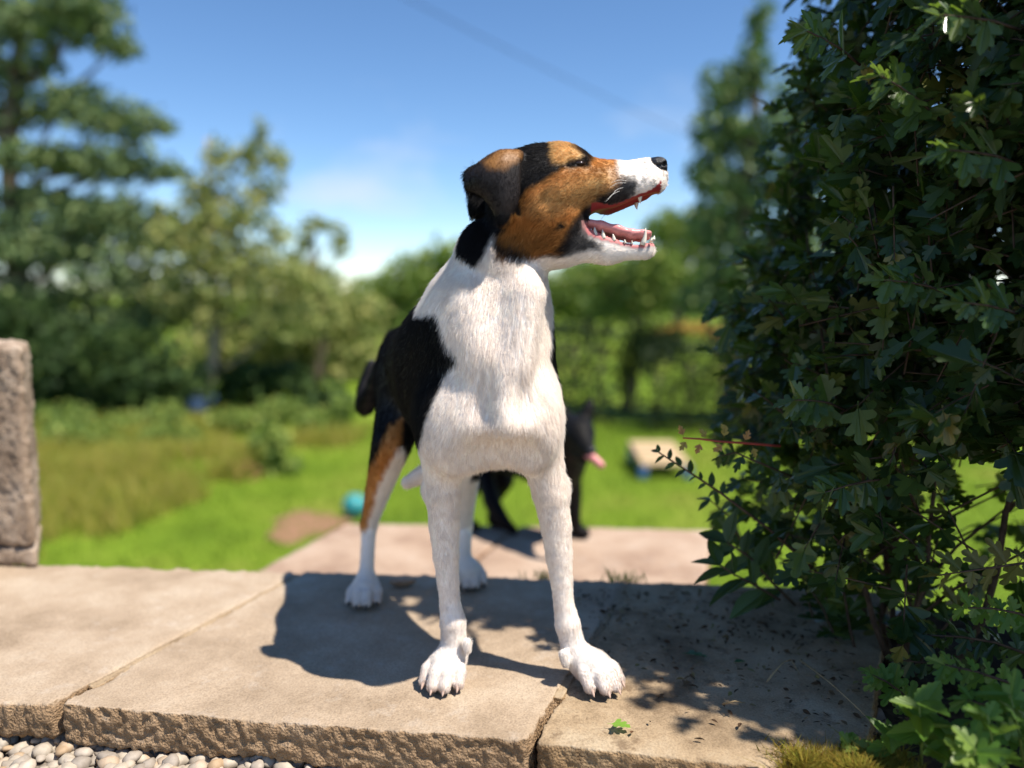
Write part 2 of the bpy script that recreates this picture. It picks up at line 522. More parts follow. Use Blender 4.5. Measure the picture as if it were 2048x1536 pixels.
# ---- stone
def stone_mat(name, c0, c1, c2, dirt=0.0, scale=1.0, edge=0.8):
    m, nt, b = new_mat(name)
    co = nt.nodes.new('ShaderNodeTexCoord')
    big = nt.nodes.new('ShaderNodeTexNoise'); big.inputs['Scale'].default_value = 5.5 * scale; big.inputs['Detail'].default_value = 8; big.inputs['Roughness'].default_value = 0.68
    fine = nt.nodes.new('ShaderNodeTexNoise'); fine.inputs['Scale'].default_value = 420; fine.inputs['Detail'].default_value = 5; fine.inputs['Roughness'].default_value = 0.65
    spk = nt.nodes.new('ShaderNodeTexVoronoi'); spk.inputs['Scale'].default_value = 330
    for q in (big, fine, spk): nt.links.new(co.outputs['Object'], q.inputs['Vector'])
    r = ramp(nt, [(0.36, c0), (0.50, c1), (0.64, c2)]); nt.links.new(big.outputs['Fac'], r.inputs['Fac'])
    r2 = ramp(nt, [(0.32, (0.52, 0.50, 0.48)), (0.55, (1, 1, 1)), (0.75, (1.12, 1.1, 1.08))]); nt.links.new(fine.outputs['Fac'], r2.inputs['Fac'])
    mx = nt.nodes.new('ShaderNodeMix'); mx.data_type = 'RGBA'; mx.blend_type = 'MULTIPLY'; mx.inputs['Factor'].default_value = 0.65
    nt.links.new(r.outputs['Color'], mx.inputs['A']); nt.links.new(r2.outputs['Color'], mx.inputs['B'])
    col = mx.outputs['Result']
    r3 = ramp(nt, [(0.0, (0.30, 0.28, 0.26)), (0.12, (1, 1, 1))]); nt.links.new(spk.outputs['Distance'], r3.inputs['Fac'])
    mx2 = nt.nodes.new('ShaderNodeMix'); mx2.data_type = 'RGBA'; mx2.blend_type = 'MULTIPLY'; mx2.inputs['Factor'].default_value = 0.35
    nt.links.new(col, mx2.inputs['A']); nt.links.new(r3.outputs['Color'], mx2.inputs['B']); col = mx2.outputs['Result']
    # lichen and dirt blotches
    bl = nt.nodes.new('ShaderNodeTexNoise'); bl.inputs['Scale'].default_value = 24 * scale; bl.inputs['Detail'].default_value = 5; bl.inputs['Roughness'].default_value = 0.7
    mp = nt.nodes.new('ShaderNodeMapping'); mp.inputs['Location'].default_value = (3.1, 1.7, 0.4)
    nt.links.new(co.outputs['Object'], mp.inputs['Vector']); nt.links.new(mp.outputs['Vector'], bl.inputs['Vector'])
    r4 = ramp(nt, [(0.56, (0, 0, 0)), (0.66, (1, 1, 1))]); nt.links.new(bl.outputs['Fac'], r4.inputs['Fac'])
    mu = nt.nodes.new('ShaderNodeMath'); mu.operation = 'MULTIPLY'; mu.inputs[1].default_value = 0.25 + dirt
    nt.links.new(r4.outputs['Color'], mu.inputs[0])
    mx3 = nt.nodes.new('ShaderNodeMix'); mx3.data_type = 'RGBA'
    mx3.inputs['B'].default_value = (0.13, 0.085, 0.05, 1) if dirt > 0.2 else (0.48, 0.42, 0.36, 1)
    nt.links.new(mu.outputs[0], mx3.inputs['Factor']); nt.links.new(col, mx3.inputs['A'])
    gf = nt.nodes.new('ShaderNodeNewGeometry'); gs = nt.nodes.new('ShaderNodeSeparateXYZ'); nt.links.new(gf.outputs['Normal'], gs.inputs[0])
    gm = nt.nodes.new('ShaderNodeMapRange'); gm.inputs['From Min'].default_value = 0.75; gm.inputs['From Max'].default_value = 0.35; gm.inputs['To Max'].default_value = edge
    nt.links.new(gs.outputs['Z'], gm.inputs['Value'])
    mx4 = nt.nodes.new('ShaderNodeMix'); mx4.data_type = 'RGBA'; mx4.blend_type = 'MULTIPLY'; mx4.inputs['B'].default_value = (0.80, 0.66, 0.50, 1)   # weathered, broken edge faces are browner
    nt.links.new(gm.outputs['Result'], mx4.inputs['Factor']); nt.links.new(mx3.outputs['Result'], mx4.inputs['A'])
    nt.links.new(mx4.outputs['Result'], b.inputs['Base Color'])
    b.inputs['Roughness'].default_value = 0.9; b.inputs['Specular IOR Level'].default_value = 0.15
    add = nt.nodes.new('ShaderNodeMath'); add.operation = 'ADD'
    nt.links.new(fine.outputs['Fac'], add.inputs[0]); nt.links.new(spk.outputs['Distance'], add.inputs[1])
    geo = nt.nodes.new('ShaderNodeNewGeometry'); sx = nt.nodes.new('ShaderNodeSeparateXYZ'); nt.links.new(geo.outputs['Normal'], sx.inputs[0])
    st = nt.nodes.new('ShaderNodeMapRange'); st.inputs['From Min'].default_value = 0.4; st.inputs['From Max'].default_value = 0.9; st.inputs['To Min'].default_value = 1.0; st.inputs['To Max'].default_value = 0.3
    nt.links.new(sx.outputs['Z'], st.inputs['Value'])
    bp = nt.nodes.new('ShaderNodeBump'); bp.inputs['Distance'].default_value = 0.0022
    nt.links.new(st.outputs['Result'], bp.inputs['Strength'])
    nt.links.new(add.outputs[0], bp.inputs['Height']); nt.links.new(bp.outputs['Normal'], b.inputs['Normal'])
    return m
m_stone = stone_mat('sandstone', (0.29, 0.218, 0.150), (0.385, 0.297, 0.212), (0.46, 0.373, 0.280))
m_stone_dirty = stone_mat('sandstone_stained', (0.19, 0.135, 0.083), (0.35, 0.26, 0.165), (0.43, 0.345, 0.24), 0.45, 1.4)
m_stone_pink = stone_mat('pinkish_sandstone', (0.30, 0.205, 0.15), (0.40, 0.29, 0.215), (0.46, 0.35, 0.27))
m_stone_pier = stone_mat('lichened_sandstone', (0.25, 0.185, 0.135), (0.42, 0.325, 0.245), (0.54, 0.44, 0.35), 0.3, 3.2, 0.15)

def stone_block(corners, z0, z1, res, rnd, rough, front_rough=None, seed=0, chip=0.0):
    """slab over four plan corners FL, FR, RR, RL with worn edges and a pitted front"""
    c = np.array([np.asarray(q)[:2] for q in corners])
    Lx = 0.5 * (np.linalg.norm(c[1] - c[0]) + np.linalg.norm(c[2] - c[3])); Ly = 0.5 * (np.linalg.norm(c[3] - c[0]) + np.linalg.norm(c[2] - c[1])); Lz = z1 - z0
    n = np.maximum(np.array([Lx, Ly, Lz]) / res, 4).astype(int)
    quads = []
    for ax in range(3):
        u, v = (ax + 1) % 3, (ax + 2) % 3
        I, J = np.meshgrid(np.arange(n[u]), np.arange(n[v]), indexing='ij')
        for side in (0, n[ax]):
            def corner(di, dj):
                a = np.zeros(I.shape + (3,), int); a[..., ax] = side; a[..., u] = I + di; a[..., v] = J + dj
                return a.reshape(-1, 3)
            q = [corner(0, 0), corner(1, 0), corner(1, 1), corner(0, 1)]
            if side == 0: q = q[::-1]
            quads.append(np.stack(q, 1))
    quads = np.concatenate(quads)
    key = (quads[..., 0] * (n[1] + 1) + quads[..., 1]) * (n[2] + 1) + quads[..., 2]
    uq, first, inv = np.unique(key.ravel(), return_index=True, return_inverse=True)
    lat = quads.reshape(-1, 3)[first] / n
    Q = inv.reshape(-1, 4)
    L = np.array([Lx, Ly, Lz])
    p = lat * L
    r = rnd * (1 + 0.6 * fbm(np.c_[p[:, :2], p[:, 2] * 0.2], 30, 3, seed + 50))[:, None]
    if chip: r = r * (1 + chip * np.clip(fbm(np.c_[p[:, :2], 0 * p[:, 2]], 14, 2, seed + 90)[:, None] - 0.15, 0, 1) * 6)
    r = np.minimum(r, Lz * 0.48)
    q = np.clip(p, r, L - r)
    d = p - q; ln = np.linalg.norm(d, axis=1, keepdims=True)
    p = q + np.where(ln > 1e-9, d / np.maximum(ln, 1e-9) * np.minimum(r, ln), 0)
    t = p / L
    u, v = t[:, :1], t[:, 1:2]
    xy = c[0] * (1 - u) * (1 - v) + c[1] * u * (1 - v) + c[2] * u * v + c[3] * (1 - u) * v
    W = np.c_[xy, z0 + t[:, 2] * Lz]
    N = vnormals(W, Q)
    fr = front_rough if front_rough is not None else rough
    top = np.clip((N[:, 2] - 0.55) / 0.35, 0, 1)
    amp = rough * top + fr * (1 - top)
    dz = amp * (0.25 * fbm(W, 35, 3, seed + 1) + 1.1 * fbm(W, 170, 2, seed + 2) * (1 - 0.5 * top)) + top * 0.0022 * fbm(W, 6, 2, seed + 3) - 0.0022 * top
    W = W + N * dz[:, None]
    return W, Q

terrace = empty('stone_terrace', (0, 1.0, -0.055)); tag(terrace, kind='structure')
def slab(corners, z0, z1, res, rnd, rough, fr, seed, mat, chip=0.0):
    return link('paving_slab', mesh_np('paving_slab', *stone_block(corners, z0, z1, res, rnd, rough, fr, seed, chip)), mat, terrace)
gap = 0.0035
off = lambda p, dx: np.array([p[0] + dx, p[1], p[2]])
j1f, j1r = G(114, 1404), G(606, 1142)
j2f, j2r = G(1062, 1479), G(1252, 1160)
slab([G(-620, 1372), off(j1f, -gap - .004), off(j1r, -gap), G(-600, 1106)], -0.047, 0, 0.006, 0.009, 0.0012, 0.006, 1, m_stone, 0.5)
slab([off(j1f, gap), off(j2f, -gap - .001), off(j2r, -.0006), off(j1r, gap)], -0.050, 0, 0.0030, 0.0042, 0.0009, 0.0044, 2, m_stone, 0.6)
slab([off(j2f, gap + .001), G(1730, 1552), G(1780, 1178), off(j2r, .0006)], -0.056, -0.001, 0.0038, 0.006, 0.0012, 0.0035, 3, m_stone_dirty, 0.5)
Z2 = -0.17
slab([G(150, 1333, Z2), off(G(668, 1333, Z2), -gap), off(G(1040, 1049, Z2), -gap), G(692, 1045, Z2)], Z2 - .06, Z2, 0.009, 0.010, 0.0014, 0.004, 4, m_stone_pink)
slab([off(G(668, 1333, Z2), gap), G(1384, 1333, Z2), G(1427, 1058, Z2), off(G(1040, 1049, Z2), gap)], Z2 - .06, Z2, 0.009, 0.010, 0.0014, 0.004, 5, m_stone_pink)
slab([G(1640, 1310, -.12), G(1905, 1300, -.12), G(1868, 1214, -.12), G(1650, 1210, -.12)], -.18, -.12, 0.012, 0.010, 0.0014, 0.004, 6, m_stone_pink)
# sand washed into the joints
def joint(f, r, t0, t1, zt):
    d = r - f; s_ = unit(np.array([d[1], -d[0], 0])) * .006; a, c_ = f + d * t0, f + d * t1
    link('joint_sand', mesh_np('joint_sand', *stone_block([a - s_, a + s_, c_ + s_, c_ - s_], zt - .03, zt, 0.004, 0.002, 0.0012, 0.0012, 31)), m_stone_dirty, terrace)
joint(j2f, j2r, 0.20, 0.985, -0.0014)
joint(j1f, j1r, 0.10, 0.985, -0.0022)
# rubble core that carries the slabs and the step below them
def core(c4, z0, z1, seed):
    return link('core_wall', mesh_np('core_wall', *stone_block(c4, z0, z1, 0.03, 0.012, 0.006, 0.006, seed)), m_stone_pier, terrace)
core([np.array([-1.45, .90]), np.array([.36, .80]), np.array([.42, 1.14]), np.array([-1.45, 1.20])], -1.6, -0.060, 11)
core([np.array([-.66, 1.222]), np.array([.30, 1.15]), np.array([.47, 1.96]), np.array([-.38, 2.02])], -1.6, Z2 - .062, 12)
core([np.array([.43, .92]), np.array([1.9, .62]), np.array([1.9, 1.24]), np.array([.47, 1.24])], -1.6, -.186, 13)

# ---- soil bed under the hedge, gravel in front
def sheet(name, c4, z, res, amp, seed, mat, kind='structure'):
    c = np.array([np.asarray(q)[:2] for q in c4]); n = 60
    u, v = np.meshgrid(np.linspace(0, 1, n), np.linspace(0, 1, n), indexing='ij'); u = u[..., None]; v = v[..., None]
    xy = c[0] * (1 - u) * (1 - v) + c[1] * u * (1 - v) + c[2] * u * v + c[3] * (1 - u) * v
    p = np.concatenate([xy, np.zeros(xy.shape[:2] + (1,))], -1)
    p[..., 2] = z + amp * fbm(p, res, 4, seed)
    ii = np.arange(n - 1)[:, None] * n + np.arange(n - 1)[None]
    return tag(link(name, mesh_np(name, p.reshape(-1, 3), np.stack([ii, ii + n, ii + n + 1, ii + 1], -1).reshape(-1, 4)), mat), kind=kind)
m_soil = plain('dark_soil', (0.055, 0.036, 0.022), 0.95, 0.1, 120, 0.5, 0.8)
sheet('hedge_bed', [(.375, .60), (1.9, .30), (1.9, 1.16), (.47, 1.13)], -0.035, 14, 0.022, 4, m_soil)
sheet('gravel_bed', [(-1.6, -.6), (1.9, -.6), (1.9, .86), (-1.6, .92)], -0.067, 20, 0.006, 5, plain('gravel_ground', (0.20, 0.17, 0.14), 0.95, 0.1, 200, 0.4))

# rounded pebbles, too many to count
ico = bpy.data.meshes.new('pebble_base')
import bmesh
bm = bmesh.new(); bmesh.ops.create_icosphere(bm, subdivisions=2, radius=1.0)
iv = np.array([v.co[:] for v in bm.verts]); iff = np.array([[v.index for v in f.verts] for f in bm.faces]); bm.free()
bpy.data.meshes.remove(ico)
n = 4200
px_, py_ = RNG.uniform(-0.95, 0.35, n), RNG.uniform(0.58, 0.86, n)
PV, PF = [], []
for k in range(n):
    r = RNG.uniform(0.0045, 0.0098)
    R3 = np.array(Matrix.Rotation(RNG.uniform(0, 6.28), 3, 'Z') @ Matrix.Rotation(RNG.uniform(-.4, .4), 3, 'X'))
    v = iv * (1 + 0.27 * noise3(iv + k * 7.3, 1.6, 4))[:, None] * np.array([r * RNG.uniform(1, 1.5), r, r * RNG.uniform(.6, .85)])
    PV.append(v @ R3.T + [px_[k], py_[k], -0.061 + RNG.uniform(-.003, .008)]); PF.append(iff + k * len(iv))
m_peb, nt, b = new_mat('river_pebble')
geo = nt.nodes.new('ShaderNodeNewGeometry')
r = ramp(nt, [(0, (0.34, 0.29, 0.23)), (.3, (0.44, 0.38, 0.30)), (.55, (0.28, 0.24, 0.20)), (.75, (0.50, 0.43, 0.35)), (1, (0.38, 0.26, 0.15))])
nt.links.new(geo.outputs['Random Per Island'], r.inputs['Fac'])
co = nt.nodes.new('ShaderNodeTexCoord'); no = nt.nodes.new('ShaderNodeTexNoise'); no.inputs['Scale'].default_value = 180; no.inputs['Detail'].default_value = 4
nt.links.new(co.outputs['Object'], no.inputs['Vector'])
mx = nt.nodes.new('ShaderNodeMix'); mx.data_type = 'RGBA'; mx.blend_type = 'MULTIPLY'; mx.inputs['Factor'].default_value = 0.5
r2 = ramp(nt, [(0.3, (0.6, 0.58, 0.55)), (0.65, (1, 1, 1))]); nt.links.new(no.outputs['Fac'], r2.inputs['Fac'])
nt.links.new(r.outputs['Color'], mx.inputs['A']); nt.links.new(r2.outputs['Color'], mx.inputs['B']); nt.links.new(mx.outputs['Result'], b.inputs['Base Color'])
b.inputs['Roughness'].default_value = 0.7
tag(link('gravel', mesh_np('gravel', np.concatenate(PV), np.concatenate(PF)), m_peb), 'rounded pale pebbles lying below the front edge of the slabs', 'gravel', kind='stuff')

# ---- stone pier at the left end of the terrace
pier = empty('stone_pier', (-0.95, 1.40, 0))
tag(pier, 'upright lichened sandstone block standing at the left end of the slabs', 'stone block')
pf = [np.array([-1.35, 1.335]), np.array([-0.775, 1.26]), np.array([-0.86, 1.42]), np.array([-1.35, 1.47])]
pb_ = [np.array([-1.35, 1.337]), np.array([-0.777, 1.262]), np.array([-0.861, 1.418]), np.array([-1.35, 1.468])]
link('base_course', mesh_np('base_course', *stone_block(pb_, 0.001, 0.030, 0.007, 0.005, 0.0035, 0.0045, 21)), m_stone_pier, pier)
link('upper_block', mesh_np('upper_block', *stone_block(pf, 0.032, 0.366, 0.006, 0.016, 0.0040, 0.0046, 22, 0.9)), m_stone_pier, pier)
# ------------------------------------------------------------------ trees and hedges beyond the lawn
def leaf_cloud(clumps, size, cover, depth=0.8, shell=0.55, flat=0.0):
    """clumps: (px, py, D, rx, ry) ellipsoids seen in the photograph, filled with small rhombic leaves"""
    cs, ns = [], []
    for px, py, D, rx, ry in clumps:
        c = P(px, py, D); a, b_ = M(rx, D), M(ry, D)
        n = int(1.25 * cover * math.pi * a * b_ / (size * size * 0.5)) + 8
        u = unit(RNG.normal(size=(n, 3))) * (RNG.random(n) ** shell)[:, None]
        u = u * (1 + 0.25 * fbm(u * 2 + px, 1.6, 2, int(px) % 97))[:, None]
        cs.append(c + u * np.array([a, max(a, b_) * depth, b_]))
    c = np.concatenate(cs); n = len(c)
    c = c[fbm(c, 1.6 / max(0.5, size * 6), 2, 13) > -0.42]; n = len(c)
    nr = unit(RNG.normal(size=(n, 3)) + np.array([0, -0.2, 0.25 + 0.5 * flat]))
    a = unit(np.cross(nr, RNG.normal(size=(n, 3)))); b_ = np.cross(nr, a)
    s = size * RNG.uniform(0.6, 1.3, (n, 1))
    V = np.stack([c - a * s, c + b_ * s * 0.45, c + a * s, c - b_ * s * 0.45], 1).reshape(-1, 3)
    return V, np.arange(4 * n).reshape(-1, 4)

m_bark = plain('tree_bark', (0.13, 0.10, 0.075), 0.9, 0.1, 25, 0.4)
m_pale_bark = plain('pale_tree_bark', (0.30, 0.25, 0.19), 0.9, 0.1, 25, 0.3)
def tree(name, label, base_px, D, r0, clumps, mat, size, cover, bark=None, group='trees beyond the lawn', flat=0.0, top=None, limbs=True, depth=0.8):
    bx = P(base_px, 800, D)[0]
    by = D; bz = float(lawn_height(np.array([bx]), np.array([by]))[0])
    t = empty(name, (bx, by, bz)); tag(t, label, 'tree', group)
    cl = [(c[0], c[1], D + (c[4] if len(c) > 4 else 0), c[2], c[3]) for c in clumps]
    cen = np.array([P(c[0], c[1], c[2]) for c in cl])
    zt = cen[:, 2].max() if top is None else top
    tx = bx + (cen[:, 0].mean() - bx) * 0.5
    zs = np.linspace(0, 1, 8)
    spine = np.array([[bx + (tx - bx) * q + 0.12 * math.sin(q * 5 + base_px), by + 0.08 * math.sin(q * 7), bz - 0.1 + (zt - bz) * q] for q in zs])
    s = Soup().tube(spine, [r0 * (1 - 0.8 * q) + 0.012 for q in zs], 9)
    tk = link('trunk', s.mesh('trunk'), bark or m_bark, t)
    if limbs:
        for c in cen:
            q = np.clip((c[2] - bz) / (zt - bz) - 0.18, 0.12, 0.95)
            st = np.array([np.interp(q, zs, spine[:, i]) for i in range(3)])
            mid = (st + c) / 2 + np.array([0, 0, -0.08 * np.linalg.norm(c - st)])
            link('limb', Soup().tube([st, mid, c], [r0 * 0.35 * (1 - q * .5) + .01, r0 * 0.22 + .006, 0.008], 5).mesh('limb'), bark or m_bark, tk)
    cr = link('crown', mesh_np('crown', *leaf_cloud(cl, size, cover, depth, 0.55, flat), smooth=False), mat, t)
    return t

m_pine = leaf_mat('pine_needles', [(0, (0.066, 0.114, 0.056)), (.5, (0.137, 0.204, 0.084)), (1, (0.261, 0.318, 0.118))], None, 0.6, 0.15, 0.15, (0.06, 0.11, 0.03))
m_ash = leaf_mat('ash_leaves', [(0, (0.153, 0.198, 0.059)), (.5, (0.293, 0.338, 0.108)), (1, (0.530, 0.489, 0.172))], None, 0.55, 0.2, 0.3, (0.16, 0.22, 0.05))
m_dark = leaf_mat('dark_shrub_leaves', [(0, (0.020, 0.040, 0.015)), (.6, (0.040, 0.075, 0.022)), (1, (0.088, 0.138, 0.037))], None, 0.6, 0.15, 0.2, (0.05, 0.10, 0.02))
m_mid = leaf_mat('green_leaves', [(0, (0.103, 0.164, 0.040)), (.6, (0.208, 0.294, 0.064)), (1, (0.389, 0.435, 0.100))], None, 0.55, 0.2, 0.3, (0.14, 0.24, 0.03))
m_blue = leaf_mat('bluish_green_leaves', [(0, (0.072, 0.133, 0.058)), (.6, (0.144, 0.227, 0.092)), (1, (0.316, 0.384, 0.132))], None, 0.55, 0.2, 0.3, (0.09, 0.18, 0.05))
m_olive = leaf_mat('yellow_green_leaves', [(0, (0.11, 0.14, 0.03)), (.6, (0.19, 0.21, 0.05)), (1, (0.32, 0.24, 0.07))], None, 0.55, 0.2, 0.3, (0.22, 0.26, 0.04))

tree('pine_tree', 'tall dark pine with layered branches at the left edge', 20, 13, 0.24,
     [(40, 40, 150, 75), (170, 30, 90, 62), (235, 95, 55, 24), (60, 130, 70, 24), (130, 205, 95, 42), (225, 240, 110, 44), (315, 256, 42, 18), (40, 235, 70, 26), (80, 318, 150, 36), (230, 330, 120, 44), (330, 345, 50, 18), (60, 392, 90, 24), (215, 425, 130, 40), (120, 500, 190, 40), (260, 560, 150, 46), (60, 600, 150, 42), (190, 650, 170, 40), (330, 625, 110, 40), (-60, 150, 120, 90), (-40, 480, 130, 90), (300, 470, 110, 44), (150, 440, 130, 44), (60, 690, 150, 50)], m_pine, 0.085, 2.6, flat=0.6, limbs=True, top=4.9)
tree('ash_tree', 'open pale green ash with feathery pointed top beside the pine', 408, 12.2, 0.085,
     [(522, 262, 16, 30), (500, 315, 36, 44), (440, 320, 34, 46), (556, 322, 30, 34), (412, 385, 62, 44), (530, 385, 58, 34), (468, 440, 90, 44), (395, 500, 110, 60), (548, 470, 40, 30), (500, 560, 130, 60), (420, 620, 100, 50), (560, 640, 90, 50), (380, 450, 80, 50), (470, 520, 100, 50), (360, 580, 90, 60), (600, 560, 80, 40)], m_ash, 0.075, 1.35, m_pale_bark)
tree('birch_tree', 'small sparse yellow-green tree with two thin tops against the cloud', 640, 15.5, 0.09,
     [(630, 448, 38, 20), (682, 488, 20, 34), (605, 480, 24, 36), (672, 455, 28, 16), (590, 545, 70, 46), (640, 580, 80, 44), (600, 640, 100, 46)], m_ash, 0.08, 1.3)
tree('broadleaf_tree', 'small round-headed tree with a thin dark trunk before the field', 1262, 13.0, 0.10,
     [(1180, 545, 60, 34), (1250, 560, 80, 48), (1310, 530, 60, 44), (1220, 610, 70, 30), (1300, 600, 60, 34)], m_mid, 0.075, 2.0)
tree('ash_tree', 'tall bluish green tree rising beside the hawthorn hedge', 1480, 11.5, 0.16,
     [(1445, 175, 52, 52), (1505, 140, 40, 70), (1430, 262, 56, 56), (1480, 280, 70, 66), (1412, 345, 44, 44), (1470, 390, 84, 70), (1420, 450, 60, 50), (1500, 500, 90, 66), (1450, 560, 80, 50), (1520, 30, 26, 56), (1400, 600, 60, 34), (1495, 640, 70, 60), (1590, 300, 90, 160), (1600, 520, 100, 130)], m_blue, 0.075, 2.2, flat=0.2)
tree('broadleaf_tree', 'blurred far tree between the dog and the tall tree', 1345, 26, 0.2,
     [(1330, 455, 50, 40), (1385, 480, 60, 60), (1330, 520, 60, 44), (1400, 560, 80, 50)], m_mid, 0.14, 2.4)
tree('broadleaf_tree', 'low distant tree left of the white neck', 800, 32, 0.25,
     [(760, 590, 70, 44), (830, 560, 80, 56), (890, 535, 60, 60), (700, 625, 70, 40), (770, 660, 100, 50), (870, 640, 90, 60)], m_mid, 0.17, 2.6)
tree('broadleaf_tree', 'wide bushy tree closing the left side of the garden', 560, 17, 0.16,
     [(600, 640, 120, 60), (680, 680, 110, 56), (540, 690, 120, 60), (620, 740, 130, 50), (720, 740, 80, 50), (700, 620, 80, 40), (450, 700, 110, 60)], m_ash, 0.10, 2.4)
tree('broadleaf_tree', 'broad distant tree filling the gap behind the small round tree', 1180, 36, 0.25,
     [(1150, 575, 80, 44), (1220, 545, 90, 50), (1300, 560, 90, 50), (1120, 610, 60, 40), (1230, 610, 120, 40), (1380, 590, 90, 46), (1060, 590, 80, 50), (980, 600, 90, 60)], m_mid, 0.18, 2.6)

def shrub(name, label, clumps, D, mat, size, cover, cat='shrub', group='shrubs behind the lawn', depth=0.7):
    cl = [(c[0], c[1], D + (c[4] if len(c) > 4 else 0), c[2], c[3]) for c in clumps]
    cen = np.array([P(c[0], c[1], c[2]) for c in cl]); m0 = cen.mean(0)
    bz = float(lawn_height(np.array([m0[0]]), np.array([m0[1]]))[0])
    t = empty(name, (m0[0], m0[1], bz)); tag(t, label, cat, group)
    for c in cen:
        link('stem', Soup().tube([[c[0] * .8 + m0[0] * .2, c[1], bz - .05], (c + [c[0], c[1], bz]) / 2, c], [0.03, 0.022, 0.008], 5).mesh('stem'), m_bark, t)
    link('foliage', mesh_np('foliage', *leaf_cloud(cl, size, cover, depth), smooth=False), mat, t)
    return t
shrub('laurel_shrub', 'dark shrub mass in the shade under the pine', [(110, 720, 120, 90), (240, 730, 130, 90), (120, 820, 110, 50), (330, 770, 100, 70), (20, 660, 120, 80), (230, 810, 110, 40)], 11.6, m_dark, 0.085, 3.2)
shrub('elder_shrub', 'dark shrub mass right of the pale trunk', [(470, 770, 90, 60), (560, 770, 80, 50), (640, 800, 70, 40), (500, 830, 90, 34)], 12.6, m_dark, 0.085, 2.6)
shrub('bramble_shrub', 'low green bramble at the foot of the bank by the pine', [(160, 880, 90, 40), (270, 900, 70, 34), (120, 930, 60, 30), (340, 870, 70, 30)], 9.2, m_mid, 0.06, 2.0)
shrub('dock_plant', 'rusty brown seeding dock plants among the long grass', [(470, 950, 60, 30), (430, 985, 40, 18)], 8.0, plain('dock_brown', (0.24, 0.12, 0.06), .8, .1, 30, .4), 0.04, 0.8, 'plant')
shrub('bush', 'small green bush where lawn and long grass meet', [(560, 930, 46, 40), (540, 880, 50, 34)], 8.3, m_mid, 0.05, 1.5)
shrub('gorse_shrub', 'yellow-green sunlit shrub behind the clipped hedge', [(1275, 700, 46, 56), (1320, 680, 60, 44), (1250, 760, 30, 40)], 12.2, m_olive, 0.06, 2.0)
shrub('bracken_clump', 'orange-brown bracken catching the sun below the tall tree', [(1390, 655, 60, 14), (1450, 668, 50, 14), (1340, 662, 40, 12)], 13.5, plain('bracken', (0.42, 0.26, 0.07), .8, .1, 30, .3), 0.05, 1.4, 'plant')
shrub('bramble_shrub', 'sunlit green bramble breaking the rear border of the long grass', [(130, 835, 70, 34), (250, 845, 60, 26), (330, 832, 50, 34), (180, 870, 60, 22)], 10.3, m_mid, 0.055, 1.6)
shrub('bramble_shrub', 'uneven green bramble between the blue can and the rump of the dog', [(470, 838, 60, 30), (560, 826, 60, 36), (640, 840, 60, 24), (690, 815, 40, 30)], 10.4, m_mid, 0.055, 1.5)
m_hedge_shaded = leaf_mat('shaded_hedge_leaves', [(0, (0.008, 0.017, 0.007)), (.6, (0.016, 0.030, 0.010)), (1, (0.035, 0.055, 0.016))], None, .6, .12, .15, (.03, .06, .01))  # shade on the clipped hedges is painted in as a darker leaf colour
def clipped(name, label, x0, x1, ytop, D, dep, mat):
    a, b_ = P(x0, ytop, D), P(x1, ytop, D); z0 = LAWN_Z
    t = empty(name, ((a[0] + b_[0]) / 2, D + dep / 2, z0)); tag(t, label, 'hedge', 'clipped hedges behind the lawn')
    vol = (b_[0] - a[0]) * (a[2] - z0)
    n = int(vol * 900)
    c = np.stack([RNG.uniform(a[0], b_[0], n), D + dep * RNG.random(n) ** 1.6, z0 + (a[2] - z0) * (1 - RNG.random(n) ** 1.4)], -1)
    c = c + 0.05 * RNG.normal(size=c.shape)
    nr = unit(RNG.normal(size=(n, 3)) + [0, -.6, .6]); u = unit(np.cross(nr, RNG.normal(size=(n, 3)))); w = np.cross(nr, u); s = 0.055 * RNG.uniform(.6, 1.3, (n, 1))
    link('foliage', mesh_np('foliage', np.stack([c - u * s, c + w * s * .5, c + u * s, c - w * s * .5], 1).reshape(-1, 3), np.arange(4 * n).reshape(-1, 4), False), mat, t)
    for q in np.linspace(a[0] + .2, b_[0] - .2, 6):
        link('stem', Soup().tube([[q, D + dep * .5, z0 - .05], [q + .05, D + dep * .5, a[2] - .3]], [.035, .015], 6).mesh('stem'), m_bark, t)
clipped('clipped_hedge', 'dark clipped hedge right behind the white dog', 1040, 1236, 652, 11.2, 1.2, m_hedge_shaded)
clipped('clipped_hedge', 'dark clipped hedge below the orange bracken', 1300, 1700, 690, 10.6, 1.3, m_hedge_shaded)
# ------------------------------------------------------------------ the tricolour dog
HD = 0.845                                            # distance of the head's middle plane
ROLL = math.radians(11)
HW = np.array([0.0, -math.cos(ROLL), math.sin(ROLL)])  # head's lateral axis, towards the camera
H0 = P(1130, 400, HD)

def HP(px, py, l=0.0):
    return P(px, py, HD) + l * HW

def HQ(px, py, l):
    """point at lateral offset l of the head that is seen at (px, py); a negative l gives its mirror image on the far side"""
    a = abs(l)
    p = P(px, py, HD - a * math.cos(ROLL))
    if l < 0:
        p = p - 2 * ((p - H0) @ HW) * HW
    return p

def head_mid(p):
    """profile pixel of a point after sliding it into the head's middle plane, and its lateral offset"""
    l = (p - H0) @ HW
    q = p - l[..., None] * HW
    return project(q), l

BODY_AX = unit([-0.43, 0.90, 0.0])
BODY_LAT = np.array([BODY_AX[1], -BODY_AX[0], 0.0])   # towards the dog's left (image right)
UPZ = np.array([0, 0, 1.0])
BAX = (BODY_AX, BODY_LAT, UPZ)
CHEST = np.array([-0.020, 0.85, 0.31])

MOUTH = [(1169, 454), (1200, 447), (1240, 438), (1275, 424), (1308, 401), (1365, 386), (1365, 474), (1318, 466), (1304, 476), (1275, 481), (1240, 476), (1205, 468), (1178, 460)]
MOUTH_M = np.array(MOUTH) * (HD / F_PX)

